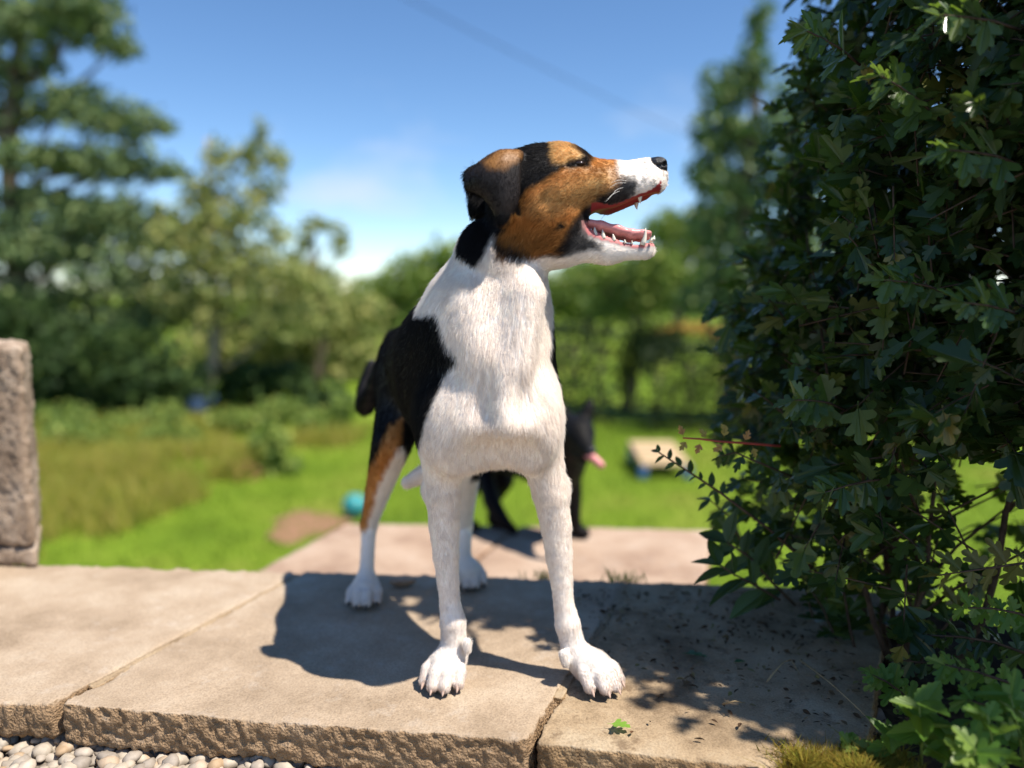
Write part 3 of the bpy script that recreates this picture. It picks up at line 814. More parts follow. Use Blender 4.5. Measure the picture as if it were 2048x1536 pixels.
dogF = Field((-0.30, 0.62, -0.012), (0.22, 1.36, 0.66), 0.0025)
D = dogF
# trunk
D.ell((-0.058, 0.955, 0.340), (0.150, 0.073, 0.087), BAX, k=0.02)
D.ell((-0.027, 0.882, 0.328), (0.076, 0.074, 0.068), BAX, k=0.03)
D.ell((-0.110, 1.07, 0.346), (0.105, 0.053, 0.060), BAX, k=0.03)
D.ell((-0.134, 1.13, 0.335), (0.064, 0.055, 0.064), BAX, k=0.03)
D.cone((-0.065, 0.93, 0.395), (-0.112, 1.07, 0.368), 0.043, 0.038, 0.03)
# neck
D.cone(P(970, 655, .880), P(1004, 525, .860), 0.062, 0.050, 0.03)
D.cone(P(970, 655, .880), (-0.07, .96, .375), 0.062, 0.064, 0.03)
D.cone(P(970, 655, .880), P(978, 790, .875), 0.062, 0.064, 0.03)
# neck straps and breast muscles
D.cone(P(990, 805, .800), P(938, 600, .830), 0.015, 0.018, 0.022)
D.cone(P(1022, 815, .800), P(1052, 590, .816), 0.015, 0.018, 0.022)
D.ell(P(1005, 850, .801), (0.028, 0.020, 0.018), None, k=0.016)
D.ell(P(908, 868, .838), (0.034, 0.026, 0.044), None, k=0.035)
D.ell(P(1061, 866, .834), (0.028, 0.026, 0.044), None, k=0.035)
D.ell_cut(P(962, 800, .780), (0.014, 0.020, 0.036), None, k=0.018)
D.ell_cut(P(1050, 800, .778), (0.012, 0.018, 0.024), None, k=0.016)
D.ell_cut(P(1012, 932, .790), (0.038, 0.034, 0.024), None, k=0.016)
D.ell_cut(P(1000, 962, .786), (0.056, 0.050, 0.038), None, k=0.026)
# fore legs
def legs(lst, k=0.026):
    D.chain([(P(x, y, d), M(r, d)) for x, y, d, r in lst], k)
legs([(884, 850, .880, 48), (887, 985, .885, 34), (889, 1050, .89, 30), (892, 1110, .89, 25), (896, 1160, .89, 21.5), (900, 1205, .89, 20.5), (906, 1243, .887, 25.5), (907, 1268, .888, 24), (908, 1305, .888, 22)])
legs([(1070, 855, .878, 48), (1101, 985, .88, 34), (1112, 1050, .885, 30), (1118, 1110, .885, 26), (1123, 1160, .885, 21.5), (1127, 1205, .885, 20), (1135, 1248, .884, 25), (1141, 1273, .884, 23), (1152, 1310, .882, 21)])
# elbows point backwards
D.cone(P(872, 975, .90), P(876, 965, .925), 0.014, 0.011, 0.016)
D.cone(P(1112, 970, .90), P(1108, 960, .925), 0.014, 0.011, 0.016)
# hind legs: stifle forward and high, hock back and low
legs([(812, 790, 1.11, 56), (783, 890, 1.055, 38), (755, 985, 1.11, 24), (738, 1050, 1.155, 15), (735, 1110, 1.14, 13.5), (732, 1165, 1.125, 16)])
legs([(890, 790, 1.16, 62), (930, 900, 1.10, 38), (930, 985, 1.16, 23), (927, 1050, 1.215, 17), (927, 1110, 1.19, 15), (935, 1145, 1.175, 17)])
D.cone(P(738, 1048, 1.158), P(737, 1040, 1.185), 0.010, 0.007, 0.010)
D.cone(P(927, 1048, 1.218), P(926, 1040, 1.245), 0.010, 0.007, 0.010)
D.cone(P(850, 948, .99), P(816, 964, .995), 0.011, 0.007, 0.012)
# tail, carried low and curled up to a white tip
D.chain([((-0.172, 1.185, 0.375), .017), (P(744, 790, 1.24), .014), (P(730, 812, 1.27), .014), (P(731, 775, 1.30), .012), (P(743, 728, 1.31), .007)], 0.012)

CLAWS = []
def paw(cx, cy, fdir, s=1.0, ankle=None, ar=0.016):
    c = G(cx, cy, 0.0)
    f = unit([fdir[0], fdir[1], 0.0]); l = np.array([-f[1], f[0], 0.0])
    D.ell(c - f * 0.004 * s + UPZ * 0.017 * s, np.array([0.026, 0.0215, 0.0165]) * s, (f, l, UPZ), k=0.012)
    if ankle is not None:
        D.cone(ankle[0], c - f * 0.004 * s + UPZ * 0.022 * s, ankle[1], 0.0185 * s, 0.014)
    for j, (lo, fo, r) in enumerate(((-0.0205, 0.009, .0082), (-0.0070, 0.0205, .0090), (0.0070, 0.0205, .0090), (0.0205, 0.009, .0082))):
        k0 = c + l * lo * 0.62 * s + f * (fo - 0.022) * s + UPZ * 0.0285 * s
        k1 = c + l * lo * s + f * fo * s + UPZ * 0.0195 * s
        k2 = c + l * lo * 1.06 * s + f * (fo + 0.0115) * s + UPZ * 0.0095 * s
        D.chain([(k0, r * 0.8 * s), (k1, r * 0.95 * s), (k2, r * 0.85 * s)], 0.0022)
        tip = k2 + f * 0.0060 * s - UPZ * 0.001 * s
        CLAWS.append((tip, unit(f + l * lo * 6 - UPZ * 0.8), 0.0085 * s, 0.0027 * s))
paw(892, 1364, (-0.20, -1.0), 0.93, (P(908, 1300, .888), M(24, .888)))
paw(1189, 1368, (0.50, -0.88), 0.95, (P(1150, 1308, .882), M(24, .882)))
paw(731, 1203, (0.02, -1.0), 0.92, (P(732, 1165, 1.125), M(18, 1.125)))
paw(940, 1168, (0.10, -1.0), 0.90, (P(935, 1145, 1.175), M(17, 1.175)))
# dewclaws
for a, b in (((933, 1285, .872), (935, 1298, .871)), ((1127, 1308, .866), (1131, 1326, .864))):
    D.cone(P(*a), P(*b), 0.0058, 0.0050, 0.004)

# head
hx = lambda r: M(r, HD)
D.ell(HP(1083, 378), (hx(88), hx(80), 0.046), ((1, 0, -0.1), np.cross(HW, (1, 0, 0)), HW), k=0.016)
D.cone(HP(1060, 385), HP(1128, 350), hx(80), hx(56), 0.016, HW, 1.10)
D.cone(HP(1066, 430), HP(1110, 448), hx(72), hx(60), 0.018, HW, 1.14)
D.cone(HP(1150, 375), HP(1215, 372), hx(56), hx(44), 0.014, HW, 1.0)
D.cone(HP(1215, 371), HP(1296, 352), hx(43), hx(33), 0.012, HW, 0.86)
D.cone(HP(1290, 358), HP(1304, 362), hx(30), hx(26), 0.010, HW, 0.90)
for sgn in (1, -1):       # brow ridge, cheek bone and lip pad
    D.cone(HQ(1122, 322, sgn * .026), HQ(1160, 318, sgn * .024), hx(24), hx(13), 0.010)
    D.cone(HQ(1118, 372, sgn * .034), HQ(1190, 356, sgn * .023), hx(24), hx(14), 0.014)
    D.cone(HQ(1222, 386, sgn * .016), HQ(1292, 364, sgn * .012), hx(24), hx(20), 0.010)
D.cone(HP(1130, 466), HP(1215, 494), hx(42), hx(25), 0.014, HW, 1.0)
D.cone(HP(1215, 496), HP(1290, 498), hx(25), hx(21), 0.010, HW, 0.95)
D.cone(HP(1110, 478), HP(1215, 498), hx(40), hx(22), 0.014, HW, 0.9)
D.cone(HP(1055, 470), HP(1120, 485), hx(55), hx(44), 0.016, HW, 1.0)
mouth_fn = lambda p: sd_poly((head_mid(p)[0] * (HD / F_PX)).reshape(-1, 2), MOUTH_M).reshape(p.shape[:-1])
D.cut(HP(1150, 540) - np.array([0, .06, 0]), HP(1400, 340) + np.array([0, .06, 0]), mouth_fn, 0.0035)
# hollow between the jaw bones, arched palate
for t in np.linspace(0, 1, 5):
    D.ell_cut(HP(1205 + 75 * t, 480 + 8 * t), (0.013, 0.0125 - 0.005 * t, 0.007), ((1, 0, 0), HW, np.cross((1, 0, 0), HW)), 0.003)
for t in np.linspace(0, 1, 6):
    D.ell_cut(HP(1195 + 105 * t, 443 - 40 * t), (0.012, 0.016 - 0.004 * t, 0.009), ((1, 0, 0), HW, np.cross((1, 0, 0), HW)), 0.003)
# eye sockets: squinting slits
for sgn in (1, -1):
    a, b = HQ(1136, 329, sgn * .0425), HQ(1176, 325, sgn * .0330)
    cut_fn = (lambda a, b: lambda p: np.linalg.norm((p - a) - np.clip(((p - a) @ (b - a)) / ((b - a) @ (b - a)), 0, 1)[..., None] * (b - a), axis=-1) - 0.0022)(a, b)
    D.cut(np.minimum(a, b) - .012, np.maximum(a, b) + .012, cut_fn, 0.003)

# folded drop ears
EAR = [[(1038, 338, .030), (1010, 345, .034), (985, 360, .033), (965, 382, .028)],
       [(1040, 306, .036), (1002, 306, .044), (966, 327, .044), (946, 347, .036)],
       [(1039, 320, .047), (1000, 319, .055), (960, 339, .054), (936, 357, .045)],
       [(1036, 352, .0525), (1002, 352, .0600), (962, 360, .0575), (938, 374, .0480)],
       [(1034, 392, .0545), (1008, 394, .0595), (985, 395, .0570), (967, 390, .0520)],
       [(1025, 422, .0525), (1010, 427, .0560), (999, 424, .0555), (985, 413, .0520)],
       [(1012, 442, .0505), (1008, 444, .0525), (1003, 443, .0525), (998, 438, .0510)]]
def ear_points(sgn):
    g = np.array([[HQ(x, y, sgn * l) for x, y, l in row] for row in EAR])
    def res(a, n):
        m = a.shape[0]; t = np.linspace(0, m - 1, n); i = np.clip(t.astype(int), 0, m - 2); f = (t - i)[:, None, None]
        im = np.clip(i - 1, 0, m - 1); ip = np.clip(i + 2, 0, m - 1)
        p0, p1, p2, p3 = a[im], a[i], a[i + 1], a[ip]
        return 0.5 * (2 * p1 + (p2 - p0) * f + (2 * p0 - 5 * p1 + 4 * p2 - p3) * f ** 2 + (3 * p1 - p0 - 3 * p2 + p3) * f ** 3)
    g = res(g, 64)
    g = res(np.swapaxes(g, 0, 1), 34)
    return g.reshape(-1, 3)
for sgn in (1, -1):
    D.sheet(ear_points(sgn), 0.0030, 0.0030)
    D.cone(HQ(1032, 325, sgn * .030), HQ(1000, 345, sgn * .030), 0.008, 0.011, 0.008)
    D.cone(HQ(946, 352, sgn * .038), HQ(943, 376, sgn * .040), 0.0085, 0.0058, 0.006)
    D.cone(HQ(985, 372, sgn * .034), HQ(952, 366, sgn * .036), 0.0085, 0.0070, 0.006)

dogV, dogQ = D.surface()
dogV = smooth_mesh(dogV, dogQ, 1, 0.4)
dogV[:, 2] = np.maximum(dogV[:, 2], 0.0012)
dogN = vnormals(dogV, dogQ)

# ---- coat: colour, hair length and lie, from the place on the body
WHITE = np.array([0.92, 0.855, 0.80]); BLACK = np.array([0.010, 0.0095, 0.0105]); TAN = np.array([0.56, 0.255, 0.070])
LTAN = np.array([0.76, 0.48, 0.20]); EARC = np.array([0.013, 0.0095, 0.009]); PINK = np.array([0.62, 0.36, 0.32])
TANP = [(1128, 337), (1176, 331), (1180, 290), (1236, 290), (1238, 345), (1226, 378), (1190, 402), (1162, 424), (1148, 446), (1134, 470), (1124, 504), (1062, 512), (1010, 500), (996, 470), (1022, 440), (1038, 400), (1062, 375), (1100, 352)]
BROWP = [(1108, 240), (1140, 240), (1150, 292), (1170, 312), (1152, 321), (1128, 329), (1110, 326), (1103, 310)]
CAPP = [(900, 200), (1115, 200), (1106, 312), (1108, 328), (1132, 331), (1105, 352), (1062, 377), (1036, 402), (1030, 440), (1000, 470), (985, 470), (972, 500), (950, 530), (915, 500), (930, 430), (945, 390), (915, 385)]
FORE = [(1138, 200), (1190, 200), (1192, 318), (1184, 333), (1150, 334), (1128, 333), (1130, 328), (1156, 320), (1166, 308)]
MUZW = [(1242, 280), (1300, 280), (1345, 330), (1340, 392), (1290, 412), (1262, 410), (1272, 385), (1262, 356), (1240, 350), (1234, 335)]
LIPD = [(1150, 440), (1170, 416), (1200, 396), (1236, 376), (1252, 356), (1274, 364), (1280, 382), (1262, 408), (1210, 428), (1172, 454), (1182, 474), (1206, 488), (1206, 500), (1130, 510), (1118, 500), (1132, 474)]
CHEEKD = [(988, 478), (1040, 496), (1062, 508), (1040, 522), (1002, 500)]
SADDLE = [(860, 590), (880, 650), (894, 690), (914, 716), (888, 752), (866, 802), (850, 852), (834, 892), (838, 940), (846, 980), (818, 940), (808, 880), (803, 835), (790, 848), (770, 900), (748, 935), (726, 985), (690, 985), (690, 560)]
HTAN = [(805, 838), (803, 885), (790, 905), (765, 950), (750, 985), (742, 1020), (730, 1062), (690, 1062), (714, 985), (736, 935), (758, 900), (778, 850)]

def soft(d, w):
    return np.clip(0.5 - d / (2 * w), 0, 1)[:, None]

def coat(p):
    n = len(p)
    jit = fbm(p, 260, 3, 3) * 7.0 + fbm(p, 60, 2, 9) * 5.0
    # body seen mirrored on the dog's right side
    lat = (p - CHEST) @ BODY_LAT
    pm = p - np.where(lat > 0, 2 * lat, 0)[:, None] * BODY_LAT
    s = (p - CHEST) @ BODY_AX
    pb = project(pm)
    c = np.repeat(WHITE[None], n, 0)
    head = (p[:, 2] > 0.425) & (s < 0.11) | (p[:, 2] > 0.47)
    body = ~head
    bl = soft(sd_poly(pb, SADDLE) + jit * 0.8, 3.5)
    leg = (s < 0.075) & (p[:, 2] < 0.25)
    bl = np.maximum(bl, soft((0.13 - s) * 1500 + jit, 4) * (p[:, 2] > 0.245)[:, None])
    bl[leg] = 0
    bl[(p[:, 2] < 0.27) & (s < 0.2) & (s > 0.06) & (np.abs(lat) < 0.045)] = 0
    upper = np.ones((n, 1)); upper[head] = 0
    topback = soft((0.075 - s) * 1500 + jit, 4) * (p[:, 2] < 0.47)[:, None]
    bl = np.where(head[:, None], topback * soft(sd_poly(project(pm), SADDLE) + jit, 3.5), bl)
    c = c * (1 - bl) + BLACK * bl
    t = soft(sd_poly(pb, HTAN) + jit * 0.7, 5) * ((s > 0.16) & (lat < 0.015))[:, None] * (p[:, 2] < 0.30)[:, None]
    c = c * (1 - t) + TAN * t
    tail = ((p[:, 1] > 1.22) & (p[:, 2] > 0.25))
    c[tail] = np.where((p[tail][:, 2] > 0.355)[:, None], WHITE, BLACK)
    # head, mirrored about its own middle plane
    hm, l = head_mid(p)
    ph = p - np.where(l < 0, 2 * l, 0)[:, None] * HW
    q = project(ph)
    hj = jit * 0.75
    hs = (p[:, 2] > 0.452) & (s < 0.10)
    def put(poly, col, w, amt=1.0, j=1.0, where=None):
        a = soft(sd_poly(q, poly) + hj * j, w) * amt * hs[:, None]
        if where is not None: a = a * where[:, None]
        c[:] = c * (1 - a) + col * a
    put([(985, 200), (1260, 200), (1260, 400), (1170, 450), (1130, 512), (990, 512)], np.array([.10, .05, .025]), 6)
    put(CAPP, BLACK * 1.5, 4)
    put(TANP, TAN, 5)
    put([(1085, 375), (1150, 350), (1222, 352), (1215, 378), (1160, 410), (1095, 430), (1060, 420)], LTAN, 16, 0.9)
    put([(1140, 338), (1192, 334), (1200, 352), (1160, 368), (1136, 356)], TAN * 0.75, 9, 0.7)
    put([(1000, 470), (1060, 460), (1110, 470), (1118, 505), (1010, 510)], TAN * 0.55, 14, 0.75)
    put(CHEEKD, BLACK * 1.6, 8, 0.95)
    put(FORE, BLACK * 2.0, 4, 0.9)
    put(BROWP, LTAN * 0.9, 4)
    put(MUZW, WHITE, 5)
    put([(1180, 336), (1215, 330), (1240, 330), (1242, 352), (1230, 376), (1190, 402), (1176, 394), (1216, 362)], np.array([.17, .085, .035]), 10, 0.55)
    put(LIPD, BLACK * 2.2, 7, 0.93, 1.6)
    put([(1250, 360), (1272, 358), (1282, 372), (1262, 386), (1246, 380)], BLACK * 2, 6, 0.95, 1.6)
    put([(1118, 440), (1132, 438), (1135, 452), (1128, 460), (1116, 456)], BLACK * 1.5, 4)
    put([(1086, 381), (1096, 380), (1097, 396), (1090, 400)], TAN * 0.35, 4, 0.8)
    put([(1136, 326), (1160, 321), (1182, 326), (1184, 334), (1165, 333), (1140, 335)], BLACK, 2.5, 1.0, 0.4)
    ear = (np.abs(l) > 0.0385) & (hm[:, 0] < 1046) & (hm[:, 1] < 455) & hs
    edark = EARC * (0.75 + 0.9 * np.clip((hm[:, 1] - 350) / 90, 0, 1))[:, None]
    c[ear] = edark[ear]
    et = soft(sd_poly(q, [(966, 322), (1010, 290), (1044, 290), (1042, 316), (1006, 340), (982, 338)]) + hj, 7) * (ear & True)[:, None] * 0.8
    c[:] = c * (1 - et) + TAN * 0.55 * et
    # freckles on the white muzzle
    fr = (noise3(p, 330, 5) > 0.58) & (sd_poly(q, MUZW) < -3) & hs
    c[fr] = c[fr] * 0.40
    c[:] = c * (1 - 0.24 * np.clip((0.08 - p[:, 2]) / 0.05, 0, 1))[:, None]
    dirt = np.clip((0.030 - p[:, 2]) / 0.03, 0, 1) * (0.5 + 0.5 * fbm(p, 120, 3, 23))
    c[:] = c * (1 - 0.60 * dirt[:, None] * np.array([0.7, 1.0, 1.15]))
    # pads and soles
    pad = (p[:, 2] < 0.006)
    c[pad] = np.array([0.10, 0.075, 0.07])
    return np.clip(c * (1 + 0.07 * fbm(p, 90, 3, 17))[:, None], 0, 0.95)

def mouth_zone(p):
    q, l = head_mid(p)
    d = sd_poly(q, MOUTH)
    d[(q[:, 0] < 1120) | (np.abs(l) > 0.05)] = 99
    return d, q, l

def skin_extra(p, N, c):
    d, q, l = mouth_zone(p)
    # inside of the mouth: everything that lies on the cut, and the hollows
    inner = (d < 2.5)
    pal = (q[:, 0] > 1180) & (q[:, 0] < 1318) & (np.abs(l) < 0.0195) & (N[:, 2] < -0.1) & (q[:, 1] > 375) & (q[:, 1] < 450)
    jaw = (q[:, 0] > 1170) & (q[:, 0] < 1312) & (np.abs(l) < 0.018) & (N[:, 2] > 0.1) & (q[:, 1] > 440) & (q[:, 1] < 512) & (d < 16)
    ins = inner | pal | jaw
    up = q[:, 1] < 448
    c = c.copy()
    low = ~up & (q[:, 0] > 1160)
    mott = 0.8 + 0.5 * fbm(p, 300, 2, 44)
    g2 = (np.clip((23 - d) / 7, 0, 1) * low * 0.85)[:, None]
    c = c * (1 - g2) + np.array([0.15, 0.10, 0.098]) * mott[:, None] * g2
    g1 = (np.clip((15 - d) / 5, 0, 1) * low)[:, None]
    c = c * (1 - g1) + np.array([0.36, 0.185, 0.175]) * mott[:, None] * g1
    gu = (np.clip((8 - d) / 4, 0, 1) * up * (q[:, 0] < 1250))[:, None]
    c = c * (1 - gu) + np.array([0.04, 0.027, 0.027]) * gu
    c[ins & up] = np.array([0.30, 0.035, 0.035])
    c[ins & ~up] = np.array([0.46, 0.15, 0.15])
    lip = (d < 17) & low & ~ins
    return c, ins | lip

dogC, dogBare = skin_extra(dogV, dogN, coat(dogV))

m_fur, nt, b = new_mat('short_coat')
at = nt.nodes.new('ShaderNodeAttribute'); at.attribute_name = 'col'
nt.links.new(at.outputs['Color'], b.inputs['Base Color'])
b.inputs['Roughness'].default_value = 0.5
b.inputs['Specular IOR Level'].default_value = 0.16
tr = nt.nodes.new('ShaderNodeBsdfTranslucent'); nt.links.new(at.outputs['Color'], tr.inputs['Color'])
ms = nt.nodes.new('ShaderNodeMixShader'); ms.inputs['Fac'].default_value = 0.48
nt.links.new(b.outputs[0], ms.inputs[1]); nt.links.new(tr.outputs[0], ms.inputs[2])
nt.links.new(ms.outputs[0], nt.nodes['Material Output'].inputs['Surface'])
m_skin, nt, b = new_mat('skin_under_coat')
at = nt.nodes.new('ShaderNodeAttribute'); at.attribute_name = 'col'
nt.links.new(at.outputs['Color'], b.inputs['Base Color'])
b.inputs['Roughness'].default_value = 0.5
b.inputs['Specular IOR Level'].default_value = 0.3

def body_object(name, V, Q, C, material, parent):
    me = mesh_np(name, V, Q)
    a = me.attributes.new('col', 'FLOAT_COLOR', 'POINT')
    a.data.foreach_set('color', np.concatenate([C, np.ones((len(C), 1))], 1).astype(np.float32).ravel())
    return link(name, me, material, parent)

dog = empty('dog', (0, 0.96, 0))
tag(dog, 'white, black and tan dog with folded ears standing on the stone slabs, mouth open', 'dog')
body_object('body', dogV, dogQ, dogC, m_skin, dog)

# direction of the lie of the hair
FLOW = [(HP(1320, 345), (-1, 0, .05)), (HP(1260, 330), (-1, 0, .1)), (HP(1200, 345, .02), (-1, 0, 0.0)), (HP(1130, 300, .02), (-1, -.1, .1)), (HP(1060, 320, .02), (-1, 0, -.1)),
        (HP(1150, 400, .04), (-1, 0, -.35)), (HP(1080, 440, .05), (-.75, 0, -.7)), (HP(1030, 470, .04), (-.45, 0, -1)), (HP(1250, 505), (-1, 0, -.05)), (HP(1140, 505, .02), (-.9, 0, -.4)),
        (HP(1005, 390, .06), (.02, -.05, -1)), (HP(1000, 320, .05), (-.5, -.6, -.4)), (P(930, 470, .84), (-.25, .15, -1)), (P(900, 580, .87), (-.35, .3, -1)), (P(960, 560, .78), (-.15, 0, -1)),
        (P(1060, 580, .78), (.12, 0, -1)), (P(1100, 640, .80), (.15, .1, -1)), (P(1000, 700, .78), (0, 0, -1)), (P(930, 780, .77), (-.25, .05, -1)), (P(1080, 790, .77), (.3, .05, -1)), (P(1005, 850, .76), (0, -.2, -1)),
        (P(880, 880, .79), (-.4, .2, -1)), (P(1110, 880, .79), (.3, .2, -1)), (P(960, 900, .77), (.25, 0, -1)), (P(1050, 900, .77), (-.2, 0, -1)), (P(1000, 950, .80), (0, .8, -.4)),
        (P(840, 760, .90), (-.35, .6, -.7)), (P(800, 700, 1.0), (-.4, .8, -.5)), ((-.1, 1.0, .43), (-.4, .9, -.15)), ((-.05, .98, .26), (-.3, .9, 0)), ((-.17, 1.14, .34), (-.2, .4, -1)), ((-.05, 1.1, .33), (-.2, .7, -.7))]
for x, y, d in ((886, 985, .85), (893, 1110, .85), (904, 1230, .84), (1104, 985, .85), (1118, 1110, .85), (1133, 1240, .84), (775, 900, 1.06), (750, 1000, 1.1), (735, 1110, 1.12), (930, 1000, 1.16), (927, 1110, 1.19)):
    FLOW.append((P(x, y, d), (0, 0.05, -1)))
for x, y, dd in ((890, 1352, (-.22, -1)), (1192, 1357, (.5, -.88)), (731, 1190, (0, -1)), (940, 1160, (.1, -1))):
    FLOW.append((G(x, y, 0) + UPZ * .02, (dd[0], dd[1], -.5)))
FL_P = np.array([a for a, _ in FLOW]); FL_D = unit(np.array([d for _, d in FLOW], float))

def flow(p):
    out = np.zeros_like(p)
    for i in range(0, len(p), 50000):
        d2 = ((p[i:i + 50000, None] - FL_P[None]) ** 2).sum(-1) + 1e-5
        out[i:i + 50000] = (1 / d2 ** 2) @ FL_D
    return unit(out)

def hair_length(p):
    L = np.full(len(p), 0.0095)
    q, l = head_mid(p)
    s = (p - CHEST) @ BODY_AX
    face = (p[:, 2] > 0.455) & (q[:, 0] > 985)
    L[face] = 0.0045 + 0.004 * np.clip((1160 - q[face, 0]) / 150, 0, 1)
    L[(p[:, 2] > 0.455) & (q[:, 0] > 1215)] = 0.0032
    ear = (np.abs(l) > 0.0385) & (q[:, 0] < 1046) & (q[:, 1] < 455) & (p[:, 2] > 0.5)
    L[ear] = 0.0028
    low = p[:, 2] < 0.22
    L[low] = 0.0044 + 0.0035 * np.clip(p[low, 2] / 0.22, 0, 1)
    L[p[:, 2] < 0.05] = 0.0040
    chest = (p[:, 2] > 0.22) & (p[:, 2] < 0.42) & (s < 0.02)
    L[chest] = 0.0108
    return L

def make_fur(name, V, Q, N, bare, count, parent, density=None, colour=coat, material=None):
    A = np.linalg.norm(np.cross(V[Q[:, 2]] - V[Q[:, 0]], V[Q[:, 3]] - V[Q[:, 1]]), axis=1)
    A = A * (~bare[Q].any(1)) * (V[Q][:, :, 2].mean(1) > 0.004)
    if density is not None: A = A * density(V[Q].mean(1))
    fi = RNG.choice(len(Q), size=count, p=A / A.sum())
    u, v = RNG.random((2, count, 1))
    q = Q[fi]
    W = [(1 - u) * (1 - v), u * (1 - v), u * v, (1 - u) * v]
    p = sum(w * V[q[:, i]] for i, w in enumerate(W))
    n = unit(sum(w * N[q[:, i]] for i, w in enumerate(W)))
    f = flow(p)
    f = f + 0.15 * np.stack([fbm(p, 55, 2, 21), fbm(p, 55, 2, 31), fbm(p, 55, 2, 41)], -1) + 0.20 * np.stack([noise3(p, 190, 61), noise3(p, 190, 62), noise3(p, 190, 63)], -1)
    f = f - (f * n).sum(1, keepdims=True) * n
    f = unit(f + 0.10 * RNG.normal(size=f.shape))
    L = hair_length(p) * RNG.uniform(0.65, 1.2, count)
    lift = (0.13 + 0.06 * noise3(p, 120, 71) + 0.08 * RNG.random(count))[:, None]
    d0 = unit(f + lift * 1.5 * n)
    d1 = unit(f + lift * 0.25 * n)
    ts = np.array([0, 0.34, 0.68, 1.0])
    pts = np.stack([p - 0.0003 * n + L[:, None] * (d0 * t + (d1 - d0) * 0.5 * t * t) for t in ts], 1)
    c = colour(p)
    c = c * RNG.uniform(0.90, 1.08, (count, 1)) * (1 + 0.06 * noise3(p, 240, 77))[:, None]
    tanish = (c[:, 0] > 0.12) & (c[:, 2] < c[:, 0] * 0.5)
    streak = np.where(RNG.random(count) + 0.15 * noise3(p, 200, 88) < 0.11, 0.36, 1.0)
    c = np.where(tanish[:, None], c * streak[:, None], c)
    c = np.clip(c, 0, 0.96)
    hc = bpy.data.hair_curves.new(name)
    hc.add_curves([4] * count)
    hc.attributes['position'].data.foreach_set('vector', pts.astype(np.float32).ravel())
    ra = hc.attributes.get('radius') or hc.attributes.new('radius', 'FLOAT', 'POINT')
    ra.data.foreach_set('value', np.tile(np.array([0.00014, 0.00013, 0.00010, 0.00003], np.float32), count))
    ca = hc.attributes.new('col', 'FLOAT_COLOR', 'CURVE')
    ca.data.foreach_set('color', np.concatenate([c, np.ones((count, 1))], 1).astype(np.float32).ravel())
    return link(name, hc, material, parent)

def dens(p):
    d = np.ones(len(p))
    d[p[:, 2] > 0.455] = 2.6
    d[(p[:, 2] < 0.23)] = 1.6
    d[p[:, 1] > 1.0] = 0.6
    return d
make_fur('fur', dogV, dogQ, dogN, dogBare, 420000, dog, dens, coat, m_fur)

# ---- nose leather, tongue, teeth, claws, eyes, whiskers
m_nose = plain('nose_leather', (0.014, 0.013, 0.016), 0.34, 0.5, 900, 0.35, 0.6)
nf = Field(HP(1270, 375) - .03, HP(1345, 300) + .03, 0.0009)
nf.ell(HP(1311, 332), (hx(22), 0.0125, hx(17)), None, 0.004)
nf.ell(HP(1318, 343), (hx(14), 0.0090, hx(13)), None, 0.005)
for sgn in (1, -1):
    nf.ell(HP(1316, 333, sgn * .0085), (hx(15), 0.0062, hx(12)), None, 0.004)
    nf.ell_cut(HP(1325, 335, sgn * .0100), (hx(8), 0.0040, hx(4.5)), None, 0.0022)
    nf.cone(HP(1311, 338, sgn * .0115), HP(1317, 337, sgn * .0115), 0.0005, 0.0005, 0.001)
    nf.ell_cut(HP(1314, 340, sgn * .0148), (hx(9), 0.0024, hx(2.2)), None, 0.0015)
link('nose', mesh_np('nose', *nf.surface()), m_nose, dog)

m_tongue = plain('tongue_flesh', (0.72, 0.27, 0.26), 0.32, 0.5, 300, 0.12, 0.25)
tf = Field(HP(1165, 520) - .03, HP(1325, 430) + .03, 0.0012)
tpts = [(1172, 450, .011, 14), (1200, 457, .0125, 14), (1232, 465, .0125, 14), (1260, 472, .0115, 12), (1284, 473, .0100, 9), (1298, 473, .0080, 7)]
for a, b in zip(tpts[:-1], tpts[1:]):
    for sgn in (1, -1):
        tf.cone(HP(a[0], a[1] + 1, sgn * a[2] * .55), HP(b[0], b[1] + 1, sgn * b[2] * .55), hx(a[3] * .56), hx(b[3] * .56), 0.006)
        tf.cone(HP(a[0], a[1] - 1, sgn * a[2]), HP(b[0], b[1] - 2 - 3 * (b[0] > 1280), sgn * b[2]), hx(a[3] * .40), hx(b[3] * .40), 0.005)
tV, tQ = tf.surface()
link('tongue', mesh_np('tongue', smooth_mesh(tV, tQ, 2), tQ), m_tongue, dog)

m_tooth = plain('tooth_enamel', (0.78, 0.73, 0.62), 0.22, 0.5, 200, 0.08)
def tooth(base, tip, w, curve=0.0):
    base, tip = np.asarray(base), np.asarray(tip)
    ts = np.linspace(0, 1, 6)
    bend = np.array([-curve, 0, 0])
    pts = [base + (tip - base) * t + bend * math.sin(t * math.pi) for t in ts]
    rad = [w * (1 - t ** 1.5) + 0.00025 for t in ts]
    link('tooth', Soup().tube(pts, rad, 8).mesh('tooth'), m_tooth, dog)
for sgn in (1, -1):
    for bx, by, tx, ty, w, l in ((1184, 470, 1182, 457, .0025, .0155), (1191, 472, 1189, 454, .0026, .0157), (1207, 477, 1205, 459, .0024, .0157), (1228, 481, 1226, 468, .0021, .0150), (1250, 486, 1249, 479, .0013, .0136), (1264, 487, 1264, 481, .0011, .0122)):
        tooth(HQ(bx, by, sgn * (l - .0015)), HQ(tx, ty, sgn * l), w)
    tooth(HQ(1285, 490, sgn * .0110), HQ(1291, 456, sgn * .0135), .0027, -0.0010)
    for bx, tx, l in ((1301, 1303, .0056), (1303, 1305, .0019)):
        tooth(HQ(bx, 486, sgn * l), HQ(tx, 477, sgn * l), .0013)
    tooth(HQ(1280, 392, sgn * .0120), HQ(1281, 407, sgn * .0122), .0022, 0.0004)

